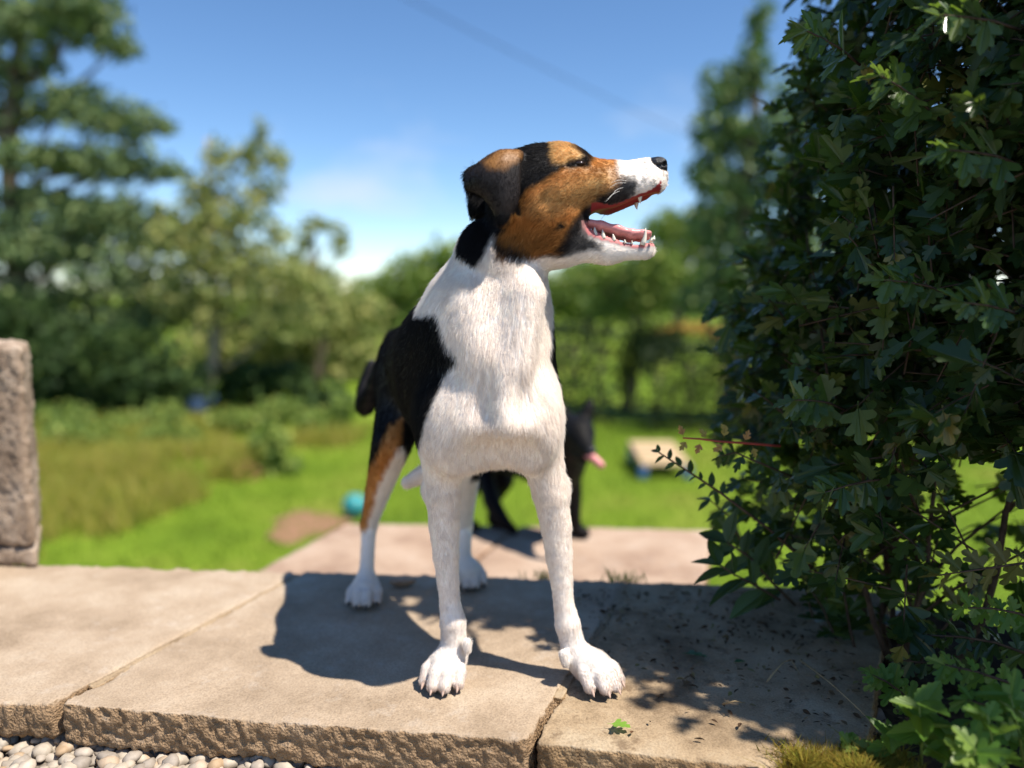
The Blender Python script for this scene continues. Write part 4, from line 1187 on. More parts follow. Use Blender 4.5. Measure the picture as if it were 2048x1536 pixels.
m_claw = plain('claw_horn', (0.52, 0.37, 0.30), 0.35, 0.5, 120, 0.25)
m_claw_dark = plain('dark_claw_horn', (0.035, 0.028, 0.026), 0.35, 0.5, 120, 0.25)
for i, (c0, d, L, w) in enumerate(CLAWS):
    ts = np.linspace(0, 1, 6)
    pts = [c0 - d * 0.003 + d * L * t - UPZ * L * 0.22 * t * t for t in ts]
    pts = [np.array([q[0], q[1], max(q[2], 0.0016)]) for q in pts]
    link('claw', Soup().tube(pts, [w * (1 - 0.8 * t ** 1.6) for t in ts], 7).mesh('claw'), m_claw if i < 8 else m_claw_dark, dog)

m_eye = plain('dark_eye', (0.018, 0.010, 0.007), 0.06, 0.6, 50, 0.2)
for sgn in (1, -1):
    ec = HQ(1158, 327, sgn * .0325)
    ef = Field(ec - .016, ec + .016, 0.001)
    ef.ell(ec, (hx(13), 0.0050, hx(5)), None, 0.001)
    link('eye', mesh_np('eye', *ef.surface()), m_eye, dog)

wh = bpy.data.hair_curves.new('whiskers')
wl = []
for sgn in (1, -1):
    for x0, y0, x1, y1, x2, y2 in ((1268, 366, 1238, 366, 1218, 376), (1262, 372, 1236, 378, 1214, 402), (1258, 374, 1230, 386, 1210, 404), (1266, 364, 1240, 360, 1222, 366)):
        wl.append([HQ(x0, y0, sgn * .020), HQ(x1, y1, sgn * .033), HQ((x1 + x2) / 2, (y1 + y2) / 2 - 1, sgn * .040), HQ(x2, y2, sgn * .044)])
wh.add_curves([4] * len(wl))
wh.attributes['position'].data.foreach_set('vector', np.array(wl, np.float32).ravel())
ra = wh.attributes.get('radius') or wh.attributes.new('radius', 'FLOAT', 'POINT')
ra.data.foreach_set('value', np.tile(np.array([.00014, .00013, .00010, .00004], np.float32), len(wl)))
m_whisker = plain('whisker_hair', (0.85, 0.83, 0.80), 0.4, 0.4, 50, 0.03)
link('whiskers', wh, m_whisker, dog)
# ------------------------------------------------------------------ hawthorn hedge on the right
def leaf_shape(half, fold=0.22, curl=0.25):
    """both halves of a leaf outline (x across, y along) as triangles, folded along the midrib"""
    half = np.array(half, float)
    poly = [Vector((x, y, 0)) for x, y in half]
    tris = np.array([list(t) for t in tessellate_polygon([poly])])
    def lift(h, sg):
        z = fold * np.abs(h[:, 0]) - curl * h[:, 1] ** 2 * 0.5 - 0.25 * h[:, 0] ** 2
        return np.stack([sg * h[:, 0], h[:, 1], z], -1)
    R, Lf = lift(half, 1), lift(half, -1)
    # consistent winding: face +z
    def fixw(v, t):
        nz = np.cross(v[t[:, 1]] - v[t[:, 0]], v[t[:, 2]] - v[t[:, 0]])[:, 2]
        t = t.copy(); t[nz < 0] = t[nz < 0][:, ::-1]; return t
    V = np.vstack([R, Lf]); T = np.vstack([fixw(R, tris), fixw(Lf, tris) + len(R)])
    # weld the midrib
    key = np.round(V, 5); uq, inv = np.unique(key, axis=0, return_inverse=True)
    return uq, inv[T]
HAW = [leaf_shape([(0, -.22), (.018, -.2), (.015, 0), (.07, .10), (.36, .16), (.46, .30), (.40, .40), (.17, .42), (.30, .56), (.37, .70), (.26, .76), (.12, .70), (.17, .86), (.10, .98), (0, 1.0)], .25, .3),
       leaf_shape([(0, -.25), (.016, -.22), (.015, 0), (.10, .08), (.30, .22), (.44, .44), (.36, .50), (.15, .47), (.25, .66), (.28, .82), (.14, .80), (.08, .96), (0, 1.02)], .15, .5),
       leaf_shape([(0, -.2), (.018, -.18), (.02, 0), (.14, .14), (.42, .20), (.50, .36), (.38, .42), (.22, .40), (.36, .60), (.30, .72), (.16, .66), (.20, .84), (0, .94)], .35, .1)]
OVAL = leaf_shape([(0, -.12), (.015, -.1), (.02, 0), (.12, .10), (.21, .28), (.235, .45), (.20, .64), (.12, .82), (.04, .95), (0, 1.0)], .25, .5)
SERR = leaf_shape([(0, -.1), (.02, -.08), (.03, 0), (.18, .06), (.20, .12), (.27, .18), (.26, .25), (.32, .32), (.28, .40), (.32, .48), (.25, .55), (.27, .63), (.19, .69), (.20, .77), (.11, .83), (.10, .90), (0, 1.0)], .3, .5)

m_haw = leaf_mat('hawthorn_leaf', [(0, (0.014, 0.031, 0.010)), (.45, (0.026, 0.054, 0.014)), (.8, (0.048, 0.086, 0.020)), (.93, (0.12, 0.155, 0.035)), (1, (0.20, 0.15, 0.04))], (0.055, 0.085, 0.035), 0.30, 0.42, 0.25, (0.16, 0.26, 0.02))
m_twig = plain('hawthorn_twig', (0.085, 0.055, 0.038), 0.8, 0.2, 80, 0.4)
m_redtwig = plain('red_young_twig', (0.34, 0.055, 0.04), 0.55, 0.3, 80, 0.3)

def place_leaves(shape, o, along, normal, size):
    """one merged mesh of many leaves"""
    Vb, T = shape
    side = unit(np.cross(along, normal)); nn = np.cross(side, along)
    V = o[:, None] + size[:, None, None] * (Vb[None, :, :1] * side[:, None] + Vb[None, :, 1:2] * along[:, None] + Vb[None, :, 2:] * nn[:, None])
    n = len(o)
    return V.reshape(-1, 3), (T[None] + (np.arange(n) * len(Vb))[:, None, None]).reshape(-1, 3)

def leaf_matrix(o, along, normal, s):
    side = unit(np.cross(along, normal)); nn = np.cross(side, along)
    return Matrix(((side[0] * s, along[0] * s, nn[0] * s, o[0]), (side[1] * s, along[1] * s, nn[1] * s, o[1]), (side[2] * s, along[2] * s, nn[2] * s, o[2]), (0, 0, 0, 1)))

hedge = empty('hawthorn_hedge', (0.62, 0.95, -0.035))
tag(hedge, 'dense dark green hawthorn hedge with lobed leaves along the right side', 'hedge')
H_OUT = unit([-0.72, -0.69, 0.0])
def hedge_inset(p):
    """depth inside the hedge's clipped face, negative outside"""
    z = p[:, 2]
    nz = 0.055 * fbm(p, 5, 3, 77) + 0.03 * noise3(p, 16, 78)
    front = (p[:, 0] + p[:, 1] - (1.345 - 0.05 * z)) / 1.414 + nz
    left = p[:, 0] - (0.415 + 0.045 * np.clip((z - 0.45) / 0.4, 0, 1) + 0.04 * np.clip((0.12 - z) / 0.12, 0, 1) - 0.05 * np.clip((0.55 - z) / 0.25, 0, 1)) + nz
    top = (1.50 - 0.46 * np.clip((p[:, 0] - 0.45) / 0.35, 0, 1) + 0.6 * nz - z)
    back = 1.34 - 0.14 * np.clip(z - 0.3, 0, 1) - p[:, 1] + nz
    return np.minimum(np.minimum(front, left), np.minimum(top, back))

n = 70000
tb = np.stack([RNG.uniform(0.24, 1.55, n), RNG.uniform(0.28, 1.4, n), RNG.uniform(0.0, 1.42, n)], -1)
ins = hedge_inset(tb)
near = np.exp(-np.clip(ins, 0, 1) / 0.07)
keep = (ins > 0.0) & (RNG.random(n) < 0.17 + 0.40 * near)
low = np.clip((tb[:, 2] - 0.05 - 0.09 * np.clip((tb[:, 0] - .47) / .1, 0, 1)) / 0.20, 0.06, 1)
keep &= RNG.random(n) < low
keep &= ~((tb[:, 0] > 1.05) & (RNG.random(n) < 0.6))
tb = tb[keep]
tdir = unit(H_OUT * 0.55 + np.array([0, 0, 0.35]) + 0.75 * RNG.normal(size=tb.shape))
tlen = RNG.uniform(0.045, 0.10, len(tb))
k = 6
tt = np.linspace(0.15, 1.0, k)
lo = (tb[:, None] + tdir[:, None] * (tlen[:, None] * tt)[..., None] + np.array([0, 0, -0.25]) * ((tlen[:, None] * tt) ** 2)[..., None] * 2).reshape(-1, 3)
ld = np.repeat(tdir, k, 0)
along = unit(ld * 0.45 + 0.75 * RNG.normal(size=lo.shape) + H_OUT * 0.35 + np.array([0, 0, -0.30]))
nrm = unit(np.array([0, 0, 0.85]) + H_OUT * 0.55 + 0.45 * RNG.normal(size=lo.shape))
nrm = unit(nrm - (nrm * along).sum(1, keepdims=True) * along)
lsz = 0.017 + 0.028 * RNG.random(len(lo)) ** 1.1
lv = RNG.integers(0, 3, len(lo))
# the 300 leaves that show largest become leaves of their own
lp = project(lo); dist = np.linalg.norm(lo - [0, 0, CAM_H], axis=1)
inside = (lp[:, 0] > 0) & (lp[:, 0] < 2048) & (lp[:, 1] > 0) & (lp[:, 1] < 1536) & (lo[:, 1] > 0.1)
cell = (lp[:, 0] // 22).astype(int) * 1000 + (lp[:, 1] // 22).astype(int)
order = np.argsort(dist + 10 * ~inside)
seen, front = set(), np.zeros(len(lo), bool)
for q in order:
    if not inside[q]: break
    if cell[q] not in seen: seen.add(cell[q]); front[q] = True
facing = np.abs((nrm * unit(np.array([0, 0, CAM_H]) - lo)).sum(1))
score = np.where(front, (lsz / dist) ** 2 * (0.15 + facing), 0)
single = np.argsort(-score)[:300]
rest = np.ones(len(lo), bool); rest[single] = False
sp = Soup()
for v in range(3):
    w = rest & (lv == v)
    sp.add(*place_leaves(HAW[v], lo[w], along[w], nrm[w], lsz[w]))
fo = link('foliage', sp.mesh('foliage', False), m_haw, hedge); tag(fo, kind='stuff')
leaf_me = []
for Vb, T in HAW:
    me = mesh_np('leaf', Vb, T, False); me.materials.append(m_haw); leaf_me.append(me)
def leaf_object(me, mat4, parent, name='leaf'):
    o = bpy.data.objects.new(name, me); COL.objects.link(o)
    o.parent = parent
    o.matrix_basis = Matrix.Translation(-Vector(parent.location)) @ mat4
    return o
for q in single:
    leaf_object(leaf_me[lv[q]], leaf_matrix(lo[q], along[q], nrm[q], lsz[q]), hedge)
# twigs in one part, the stems one by one
sp = Soup()
for q in range(len(tb)):
    a = tb[q]; e = a + tdir[q] * tlen[q]
    sp.add(*tube_np([a - tdir[q] * 0.03, (a + e) / 2 + [0, 0, .002], e], [.0014, .0011, .0006], 3, False))
tw = link('twigs', sp.mesh('twigs'), m_twig, hedge); tag(tw, kind='stuff')
for q in range(13):
    bx = G(1760 + 40 * math.sin(q * 2.1) + 12 * q, 1330 + 22 * math.cos(q * 1.7), -0.03)
    if q > 7: bx = np.array([0.75 + 0.06 * q * RNG.uniform(.6, 1.2), RNG.uniform(.7, 1.1), -.03])
    a = RNG.uniform(0, 6.28); sp_ = RNG.uniform(0.10, 0.34)
    if math.cos(a) < -.3: sp_ *= .45
    pts = [bx + np.array([0, 0, -.02])]
    for t in np.linspace(0.15, 1, 7):
        pts.append(bx + np.array([math.cos(a) * sp_ * t ** 0.8 + 0.015 * math.sin(9 * t + q), 0.6 * math.sin(a) * sp_ * t ** 0.8 + 0.015 * math.cos(8 * t + q), (0.42 + .1 * math.sin(q)) * t]))
    stem_o = link('stem', Soup().tube(pts, np.linspace(RNG.uniform(.0035, .0065), .0015, len(pts)), 7).mesh('stem'), m_twig, hedge)
    for s_ in range(3):
        i = 1 + s_ + (q % 2); d = unit([math.cos(a + 1.6 * (s_ - 1)), -0.5 + math.sin(a + s_), 0.35 + .2 * s_])
        p0 = pts[i]
        if hedge_inset(np.array([p0 + d * .24]))[0] < 0.05: continue
        link('side_branch', Soup().tube([p0, p0 + d * .06 + [0, 0, .01], p0 + d * .15, p0 + d * .24 + [0, 0, -.01]], [.0024, .002, .0015, .0008], 5).mesh('side_branch'), m_twig, stem_o)
# long red shoot reaching out over the lawn, with small buds
shoot = [P(1560, 892, .93), P(1500, 887, .915), P(1440, 883, .905), P(1400, 878, .90), P(1366, 876, .898)]
link('red_shoot', Soup().tube(shoot, [.0017, .0015, .0013, .0012, .0009], 6).mesh('red_shoot'), m_redtwig, hedge)
m_bud = leaf_mat('young_leaf', [(0, (0.30, 0.22, 0.06)), (.5, (0.36, 0.30, 0.08)), (1, (0.42, 0.16, 0.08))], None, .4, .4, .35, (.4, .3, .05))
bud_me = mesh_np('young_leaf', *HAW[1], smooth=False); bud_me.materials.append(m_bud)
for x_, y_, ang in ((1366, 870, 1.9), (1372, 884, -2.2), (1400, 888, -1.9), (1412, 874, 2.2), (1448, 872, 1.4), (1444, 890, -2.5), (1490, 880, 1.2), (1506, 896, -1.2), (1452, 866, 2.0)):
    leaf_object(bud_me, leaf_matrix(P(x_, y_, .902), unit([math.cos(ang), -.2, math.sin(ang)]), unit([.2, -.9, .4]), 0.012), hedge, 'young_leaf')

# ---- leafy sprigs beside and under the hedge
m_sprig = leaf_mat('sprig_leaf', [(0, (0.020, 0.042, 0.015)), (.6, (0.040, 0.075, 0.022)), (1, (0.07, 0.11, 0.03))], (0.06, .1, .04), .4, .4, .25, (.12, .22, .02))
m_weed = leaf_mat('weed_leaf', [(0, (0.060, 0.135, 0.018)), (.6, (0.10, 0.20, 0.027)), (1, (0.17, 0.24, 0.05))], (0.13, .22, .06), .4, .4, .35, (.26, .42, .03))
sprig_mes = {}
def sprig(name, label, cat, path, leaves, shape, mat, stem_mat, r=0.0015, group=None):
    """a stem through path with leaves (t along stem, angle, size)"""
    path = np.array(path)
    t0 = empty(name, path[0]); tag(t0, label, cat, group)
    link('stem', Soup().tube(path, np.linspace(r, r * .45, len(path)), 6).mesh('stem'), stem_mat, t0)
    key = (id(shape), mat.name)
    if key not in sprig_mes:
        me = mesh_np('leaf', *shape, smooth=False); me.materials.append(mat); sprig_mes[key] = me
    ts = np.linspace(0, 1, len(path))
    for t, ang, s in leaves:
        p = np.array([np.interp(t, ts, path[:, i]) for i in range(3)])
        d = unit(np.array([np.interp(min(t + .05, 1), ts, path[:, i]) - np.interp(max(t - .05, 0), ts, path[:, i]) for i in range(3)]))
        s1 = unit(np.cross(d, [0, -1, 0.3])); s2 = np.cross(d, s1)
        al = unit(d * .55 + s1 * math.cos(ang) + s2 * math.sin(ang) + RNG.normal(size=3) * .1)
        nr = unit(np.array([0, -.35, .9]) + RNG.normal(size=3) * .25); nr = unit(nr - (nr @ al) * al)
        leaf_object(sprig_mes[key], leaf_matrix(p, al, nr, s), t0)
    return t0
def alt(n, size, t0=.15, var=.3):
    return [(t0 + (1 - t0) * i / (n - 1), (0.3 if i % 2 else math.pi - .3) + RNG.uniform(-.5, .5), size * (1 - .35 * i / n) * RNG.uniform(1 - var, 1 + var)) for i in range(n)] + [(1.0, 1.57, size * .8)]
sprig('privet_sprig', 'leaning dark sprig of small leaves reaching over the lawn by the hedge', 'plant', [P(1640, 1150, 1.0), P(1540, 1060, .98), P(1440, 985, .96), P(1380, 945, .955), P(1318, 905, .95)], alt(22, .019, .1), OVAL, m_sprig, m_twig, .0022)
sprig('privet_sprig', 'short drooping sprig with small leaves below the red shoot', 'plant', [P(1600, 960, .97), P(1530, 930, .95), P(1470, 905, .94), P(1440, 912, .94)], alt(9, .022), HAW[1], m_sprig, m_twig, .0016)
sprig('elder_sapling', 'sapling with broad pointed leaves beside the end of the lower step', 'plant', [P(1590, 1210, 1.02), P(1540, 1160, 1.0), P(1500, 1115, .99), P(1455, 1085, .98)], alt(8, .055, .2), OVAL, m_sprig, m_twig, .0022)
sprig('elder_sapling', 'low sapling with broad leaves over the dark slab corner', 'plant', [P(1560, 1200, .99), P(1510, 1170, .98), P(1470, 1150, .97), P(1440, 1130, .965)], alt(6, .050, .2), OVAL, m_sprig, m_twig, .002)
sprig('elder_sapling', 'upright thin sapling stem with few leaves above the slab end', 'plant', [P(1520, 1190, 1.04), P(1490, 1100, 1.03), P(1455, 1030, 1.02), P(1420, 1000, 1.02)], alt(7, .034, .2), OVAL, m_sprig, m_twig, .0018)
for i, (x0, y0, x1, y1, d) in enumerate(((1700, 1330, 1610, 1160, 1.0), (1720, 1340, 1660, 1090, .98), (1790, 1350, 1880, 1060, .96), (1760, 1345, 1765, 1040, 1.0), (1820, 1350, 1960, 1150, .93), (1740, 1330, 1560, 1060, 1.04))):
    sprig('hedge_sucker', ('thin sucker leaning left from the hedge foot', 'thin sucker rising by the pale slab behind the hedge', 'thin sucker leaning right before the bright lawn gap', 'straight sucker in the middle of the hedge foot', 'low sucker spreading right at the hedge foot', 'sucker behind the others leaning far left at the hedge foot')[i], 'plant',
          [G(x0, y0, -.03), P((x0 * 2 + x1) / 3, (y0 * 2 + y1) / 3, d), P((x0 + x1 * 2) / 3 + 6, (y0 + y1 * 2) / 3, d), P(x1, y1, d)], alt(12, .034, .25), HAW[i % 3], m_haw, m_twig, .0022, 'suckers at the foot of the hedge')
sprig('hawthorn_sprig', 'pale leafed hawthorn sprig hanging before the hedge at right', 'plant', [P(2100, 1120, .80), P(2020, 1130, .80), P(1950, 1140, .80), P(1880, 1150, .80)], alt(10, .034, .05), HAW[0], leaf_mat('pale_hawthorn_leaf', [(0, (.10, .14, .03)), (1, (.20, .17, .06))], None, .4, .4, .35, (.25, .28, .03)), m_twig, .0016)
# sunlit weeds in the bottom right corner
W = [((1842, 1530), (1838, 1405), .70, 'bright green nettle-like weed standing tallest in the sunlit corner', SERR, 11, .032), ((1880, 1560), (1905, 1460), .69, 'sunlit weed with toothed leaves leaning right in the corner', SERR, 9, .027), ((1780, 1545), (1778, 1470), .72, 'short weed with toothed leaves left of the tallest weed', SERR, 8, .027),
     ((1990, 1560), (1975, 1430), .66, 'thin weed with lobed leaves near the right edge', HAW[2], 10, .026), ((2050, 1540), (2020, 1390), .68, 'weed with lobed leaves cut by the right edge', HAW[0], 10, .028), ((1930, 1540), (1950, 1500), .64, 'low lobed-leaf seedling at the bottom edge', HAW[0], 7, .030), ((1690, 1520), (1700, 1490), .74, 'small round tuft of lobed leaves beside the moss', HAW[2], 8, .022)]
for (x0, y0), (x1, y1), d, lab, sh, nl, sz in W:
    b0 = P(x0, y0, d + .02); b0[2] = max(b0[2], -.05)
    sprig('weed', lab, 'weed', [b0, P((x0 + x1) / 2 + 4, (y0 + y1) / 2, d + .01), P(x1, y1, d)], [(.25 + .75 * i / (nl - 1), i * 2.4, sz * RNG.uniform(.75, 1.15)) for i in range(nl)], sh, m_weed, plain('weed_stem', (.16, .22, .05), .5, .3, 60, .2), .0017, 'weeds in the sunlit corner')

# low hawthorn shoots filling the hedge foot at the right edge
for i, (x0, y0, x1, y1, d, lab) in enumerate(((2080, 1400, 1890, 1330, .74, 'low shoot with pale lobed leaves above the sunlit weeds'), (2060, 1310, 1850, 1270, .82, 'low shoot with lobed leaves before the dark hedge bed'), (2090, 1250, 1930, 1215, .80, 'low shoot with lobed leaves crossing the bright lawn gap'), (1830, 1420, 1745, 1350, .80, 'short shoot with lobed leaves at the end of the dark slab'), (2080, 1470, 1935, 1400, .70, 'drooping shoot with lobed leaves right above the corner weeds'), (1990, 1370, 1800, 1320, .86, 'shaded shoot with lobed leaves in the hedge foot'))):
    sprig('hedge_shoot', lab, 'plant', [P(x0, y0, d + .03), P((2 * x0 + x1) / 3, (2 * y0 + y1) / 3 - 12, d + .01), P((x0 + 2 * x1) / 3, (y0 + 2 * y1) / 3 - 10, d), P(x1, y1, d)], alt(15, .025, .05), HAW[i % 3], m_haw if i in (1, 5) else m_weed, m_twig, .0018, 'low shoots at the hedge foot')

# shoots that stand out of the hedge face and catch the sun
m_sunleaf = leaf_mat('hawthorn_leaf_sunlit', [(0, (0.035, 0.072, 0.020)), (.6, (0.060, 0.110, 0.028)), (1, (0.11, 0.15, 0.04))], (0.075, .12, .05), .26, .5, .3, (.2, .32, .03))  # lighter copy of the hedge leaf, sunlit look put into the colour
for i, (x0, y0, x1, y1, lab) in enumerate(((1880, 240, 1760, 150, 'sunlit shoot with spread leaves in the upper middle of the hedge'), (2040, 60, 1880, 30, 'sunlit shoot at the top right of the hedge'), (1900, 590, 1770, 560, 'sunlit shoot with pale leaves at mid height of the hedge'), (2060, 640, 1930, 605, 'sunlit shoot at mid height near the right edge'), (1720, 130, 1610, 60, 'sunlit shoot near the upper left corner of the hedge'), (1690, 820, 1590, 800, 'short shoot over the left flank of the hedge'), (2040, 330, 1900, 300, 'sunlit shoot below the top right corner'), (1790, 960, 1650, 985, 'shoot hanging over the gap under the hedge'))):
    d = 1.17 / (1 + (x1 - 1024) / F_PX); d0 = 1.30 / (1 + (x0 - 1024) / F_PX)
    sprig('hawthorn_shoot', lab, 'plant', [P(x0, y0, d0), P((x0 * 2 + x1) / 3, (y0 * 2 + y1) / 3 - 8, (2 * d0 + d) / 3), P((x0 + 2 * x1) / 3, (y0 + 2 * y1) / 3 - 6, (d0 + 2 * d) / 3), P(x1, y1, d)], alt(10, .034, .25), HAW[i % 3], m_sunleaf, m_twig, .0016, 'shoots standing out of the hedge')
# ------------------------------------------------------------------ the black dog on the lower step
m_black, nt, b = new_mat('black_coat')
co = nt.nodes.new('ShaderNodeTexCoord'); no = nt.nodes.new('ShaderNodeTexNoise'); no.inputs['Scale'].default_value = 160; no.inputs['Detail'].default_value = 4
mp = nt.nodes.new('ShaderNodeMapping'); mp.inputs['Scale'].default_value = (1, 1, .25)
nt.links.new(co.outputs['Object'], mp.inputs['Vector']); nt.links.new(mp.outputs['Vector'], no.inputs['Vector'])
r = ramp(nt, [(.3, (.004, .004, .0045)), (.75, (.009, .0085, .009))]); nt.links.new(no.outputs['Fac'], r.inputs['Fac']); nt.links.new(r.outputs['Color'], b.inputs['Base Color'])
b.inputs['Roughness'].default_value = .6; b.inputs['Specular IOR Level'].default_value = .12
bp = nt.nodes.new('ShaderNodeBump'); bp.inputs['Strength'].default_value = .5; bp.inputs['Distance'].default_value = .004
nt.links.new(no.outputs['Fac'], bp.inputs['Height']); nt.links.new(bp.outputs['Normal'], b.inputs['Normal'])
kf = Field((-0.25, 1.62, Z2 - .005), (0.30, 2.34, 0.42), 0.006)
T = lambda x, y, d, r: (P(x, y, d), M(r, d))
def kc(*a, k=.03): kf.chain([T(*q) for q in a], k)
kc((1108, 915, 1.92, 66), (1050, 890, 2.0, 66), (985, 880, 2.12, 58), (955, 890, 2.17, 52))
kc((1112, 905, 1.90, 56), (1130, 885, 1.86, 42), (1144, 872, 1.84, 34))
kc((1142, 862, 1.85, 35), (1158, 866, 1.81, 31), k=.02)
kc((1160, 872, 1.80, 26), (1172, 892, 1.765, 18), (1179, 903, 1.745, 14), k=.02)
kc((1152, 900, 1.80, 17), (1165, 916, 1.765, 10), (1171, 922, 1.755, 8), k=.012)
kf.chain([(P(1168, 843, 1.83), .019), (P(1177, 818, 1.835), .015), (P(1183, 794, 1.84), .004)], .010)
kf.chain([(P(1128, 843, 1.86), .019), (P(1122, 818, 1.865), .015), (P(1118, 796, 1.87), .004)], .010)
def kleg(pts, gx, gy, f):
    g = G(gx, gy, Z2)
    kf.chain([T(*q) for q in pts] + [(g + np.array([0, .012, .026]), .017)], .02)
    kf.chain([(g + np.array([0, .012, .018]), .019), (g + np.array([f[0], f[1], 0]) * .03 + np.array([0, .012, .013]), .015)], .01)
kleg([(1134, 935, 1.93, 30), (1146, 985, 1.95, 19), (1149, 1030, 1.95, 14)], 1150, 1076, (.8, -.5))
kleg([(1090, 935, 1.97, 30), (1100, 985, 1.99, 18), (1104, 1030, 1.99, 14)], 1106, 1066, (.8, -.5))
kleg([(955, 905, 2.13, 44), (948, 960, 2.09, 24), (930, 1005, 2.14, 13), (930, 1030, 2.12, 11)], 931, 1062, (.8, -.5))
kleg([(1000, 905, 2.17, 44), (1005, 960, 2.13, 24), (985, 1005, 2.18, 13), (985, 1030, 2.16, 11)], 988, 1056, (.8, -.5))
kf.chain([T(965, 900, 2.16, 20), T(972, 960, 2.06, 18), T(984, 1005, 2.01, 18), T(1004, 1040, 1.985, 16), T(1028, 1062, 1.97, 10)], .02)
black_dog = empty('dog', (0.05, 2.0, Z2))
tag(black_dog, 'black dog with pricked ear and hanging tongue on the step behind the white dog', 'dog')
kV, kQ = kf.surface(); kV = smooth_mesh(kV, kQ, 2); kV[:, 2] = np.maximum(kV[:, 2], Z2 + .002)
link('body', mesh_np('body', kV, kQ), m_black, black_dog)
tf = Field(P(1168, 930, 1.74) - .05, P(1210, 930, 1.72) + .06, .003)
tf.chain([(P(1170, 906, 1.755), .009), (P(1184, 914, 1.735), .010), (P(1202, 930, 1.725), .009)], .006)
a_, b_ = tf.surface(); link('tongue', mesh_np('tongue', smooth_mesh(a_, b_, 2), b_), plain('pink_tongue', (.66, .24, .24), .4, .4, 80, .1), black_dog)
nf2 = Field(P(1189, 905, 1.735) - .03, P(1189, 905, 1.735) + .03, .002)
nf2.ell(P(1183, 901, 1.735), (.011, .010, .009), None, .002)
link('nose', mesh_np('nose', *nf2.surface()), m_nose, black_dog)
for ex, ey, ed in ((1170, 866, 1.785), (1150, 862, 1.80)):
    e2 = Field(P(ex, ey, ed) - .015, P(ex, ey, ed) + .015, .0015); e2.ell(P(ex, ey, ed), (.006, .006, .005), None, .001)
    link('eye', mesh_np('eye', *e2.surface()), m_eye, black_dog)

# ------------------------------------------------------------------ things on the lawn
def box_np(c, d, R=None):
    c = np.asarray(c, float); d = np.asarray(d, float) / 2; bv = min(d) * .12
    V = []
    for sz in (-1, 1):
        for sx, sy in ((-1, -1), (1, -1), (1, 1), (-1, 1)):
            V.append((sx * (d[0] - bv), sy * (d[1] - bv), sz * d[2]))
        for sx, sy in ((-1, -1), (1, -1), (1, 1), (-1, 1)):
            V.append((sx * d[0], sy * d[1], sz * (d[2] - bv)))
    V = np.array(V)
    if R is not None: V = V @ np.array(R).T
    F4 = [(3, 2, 1, 0), (8, 9, 10, 11)]
    for i in range(4):
        j = (i + 1) % 4
        F4 += [(i, j, 4 + j, 4 + i), (4 + i, 4 + j, 12 + j, 12 + i), (12 + i, 12 + j, 8 + j, 8 + i)]
    return V + c, np.array(F4)
lz = lambda x, y: float(lawn_height(np.array([x]), np.array([y]))[0])
# low wooden training platform with blue feet
pc = G(1332, 962, LAWN_Z); plat = empty('dog_platform', (pc[0], pc[1] + .5, lz(pc[0], pc[1])))
tag(plat, 'low wooden platform with blue feet standing on the lawn', 'platform')
m_ply = plain('pale_planks', (.52, .38, .23), .7, .2, 30, .15); m_blue_p = plain('blue_painted_feet', (.04, .12, .30), .4, .4, 20, .1)
for i in range(5):
    yy = pc[1] + .10 + i * .19
    zz = plat.location.z + .15 + .012 * i
    link('plank', mesh_np('plank', *box_np((pc[0], yy, zz), (.50, .18, .03)), False), m_ply, plat)
for sx in (-1, 1):
    link('rail', mesh_np('rail', *box_np((pc[0] + sx * .2, pc[1] + .48, plat.location.z + .143), (.05, .95, .04), Matrix.Rotation(math.atan(.063), 3, 'X')), False), m_ply, plat)
    for yy, hh in ((pc[1] + .05, .125), (pc[1] + .88, .17)):
        link('foot', mesh_np('foot', *box_np((pc[0] + sx * .23, yy, plat.location.z + hh / 2), (.08, .10, hh)), False), m_blue_p, plat)
# teal ball with a dark lower part
def lathe(prof, n=24):
    th = np.linspace(0, 2 * math.pi, n, endpoint=False)
    V = np.concatenate([np.stack([r * np.cos(th), r * np.sin(th), np.full(n, z)], -1) for r, z in prof])
    Q = [(i * n + j, i * n + (j + 1) % n, (i + 1) * n + (j + 1) % n, (i + 1) * n + j) for i in range(len(prof) - 1) for j in range(n)]
    return V, np.array(Q)
tb_ = G(710, 1030, LAWN_Z + .02); ball = empty('toy_ball', tb_); ball.location.z = lz(tb_[0], tb_[1])
tag(ball, 'teal ball lying on the lawn beyond the step corner', 'ball')
R0 = .105
prof = [(max(.001, R0 * math.sin(a)), R0 - R0 * math.cos(a)) for a in np.linspace(0, math.pi, 15)]
v, q = lathe(prof); link('shell', mesh_np('shell', v + [ball.location.x, ball.location.y, ball.location.z], q), plain('teal_rubber', (.03, .25, .27), .4, .4, 20, .1), ball)
v, q = lathe([(R0 * 1.002 * math.sin(a), R0 - R0 * 1.002 * math.cos(a)) for a in np.linspace(1.35, 1.5, 4)]); link('seam', mesh_np('seam', v + [ball.location.x, ball.location.y, ball.location.z], q), plain('dark_rubber', (.03, .06, .06), .5, .3, 20, .1), ball)
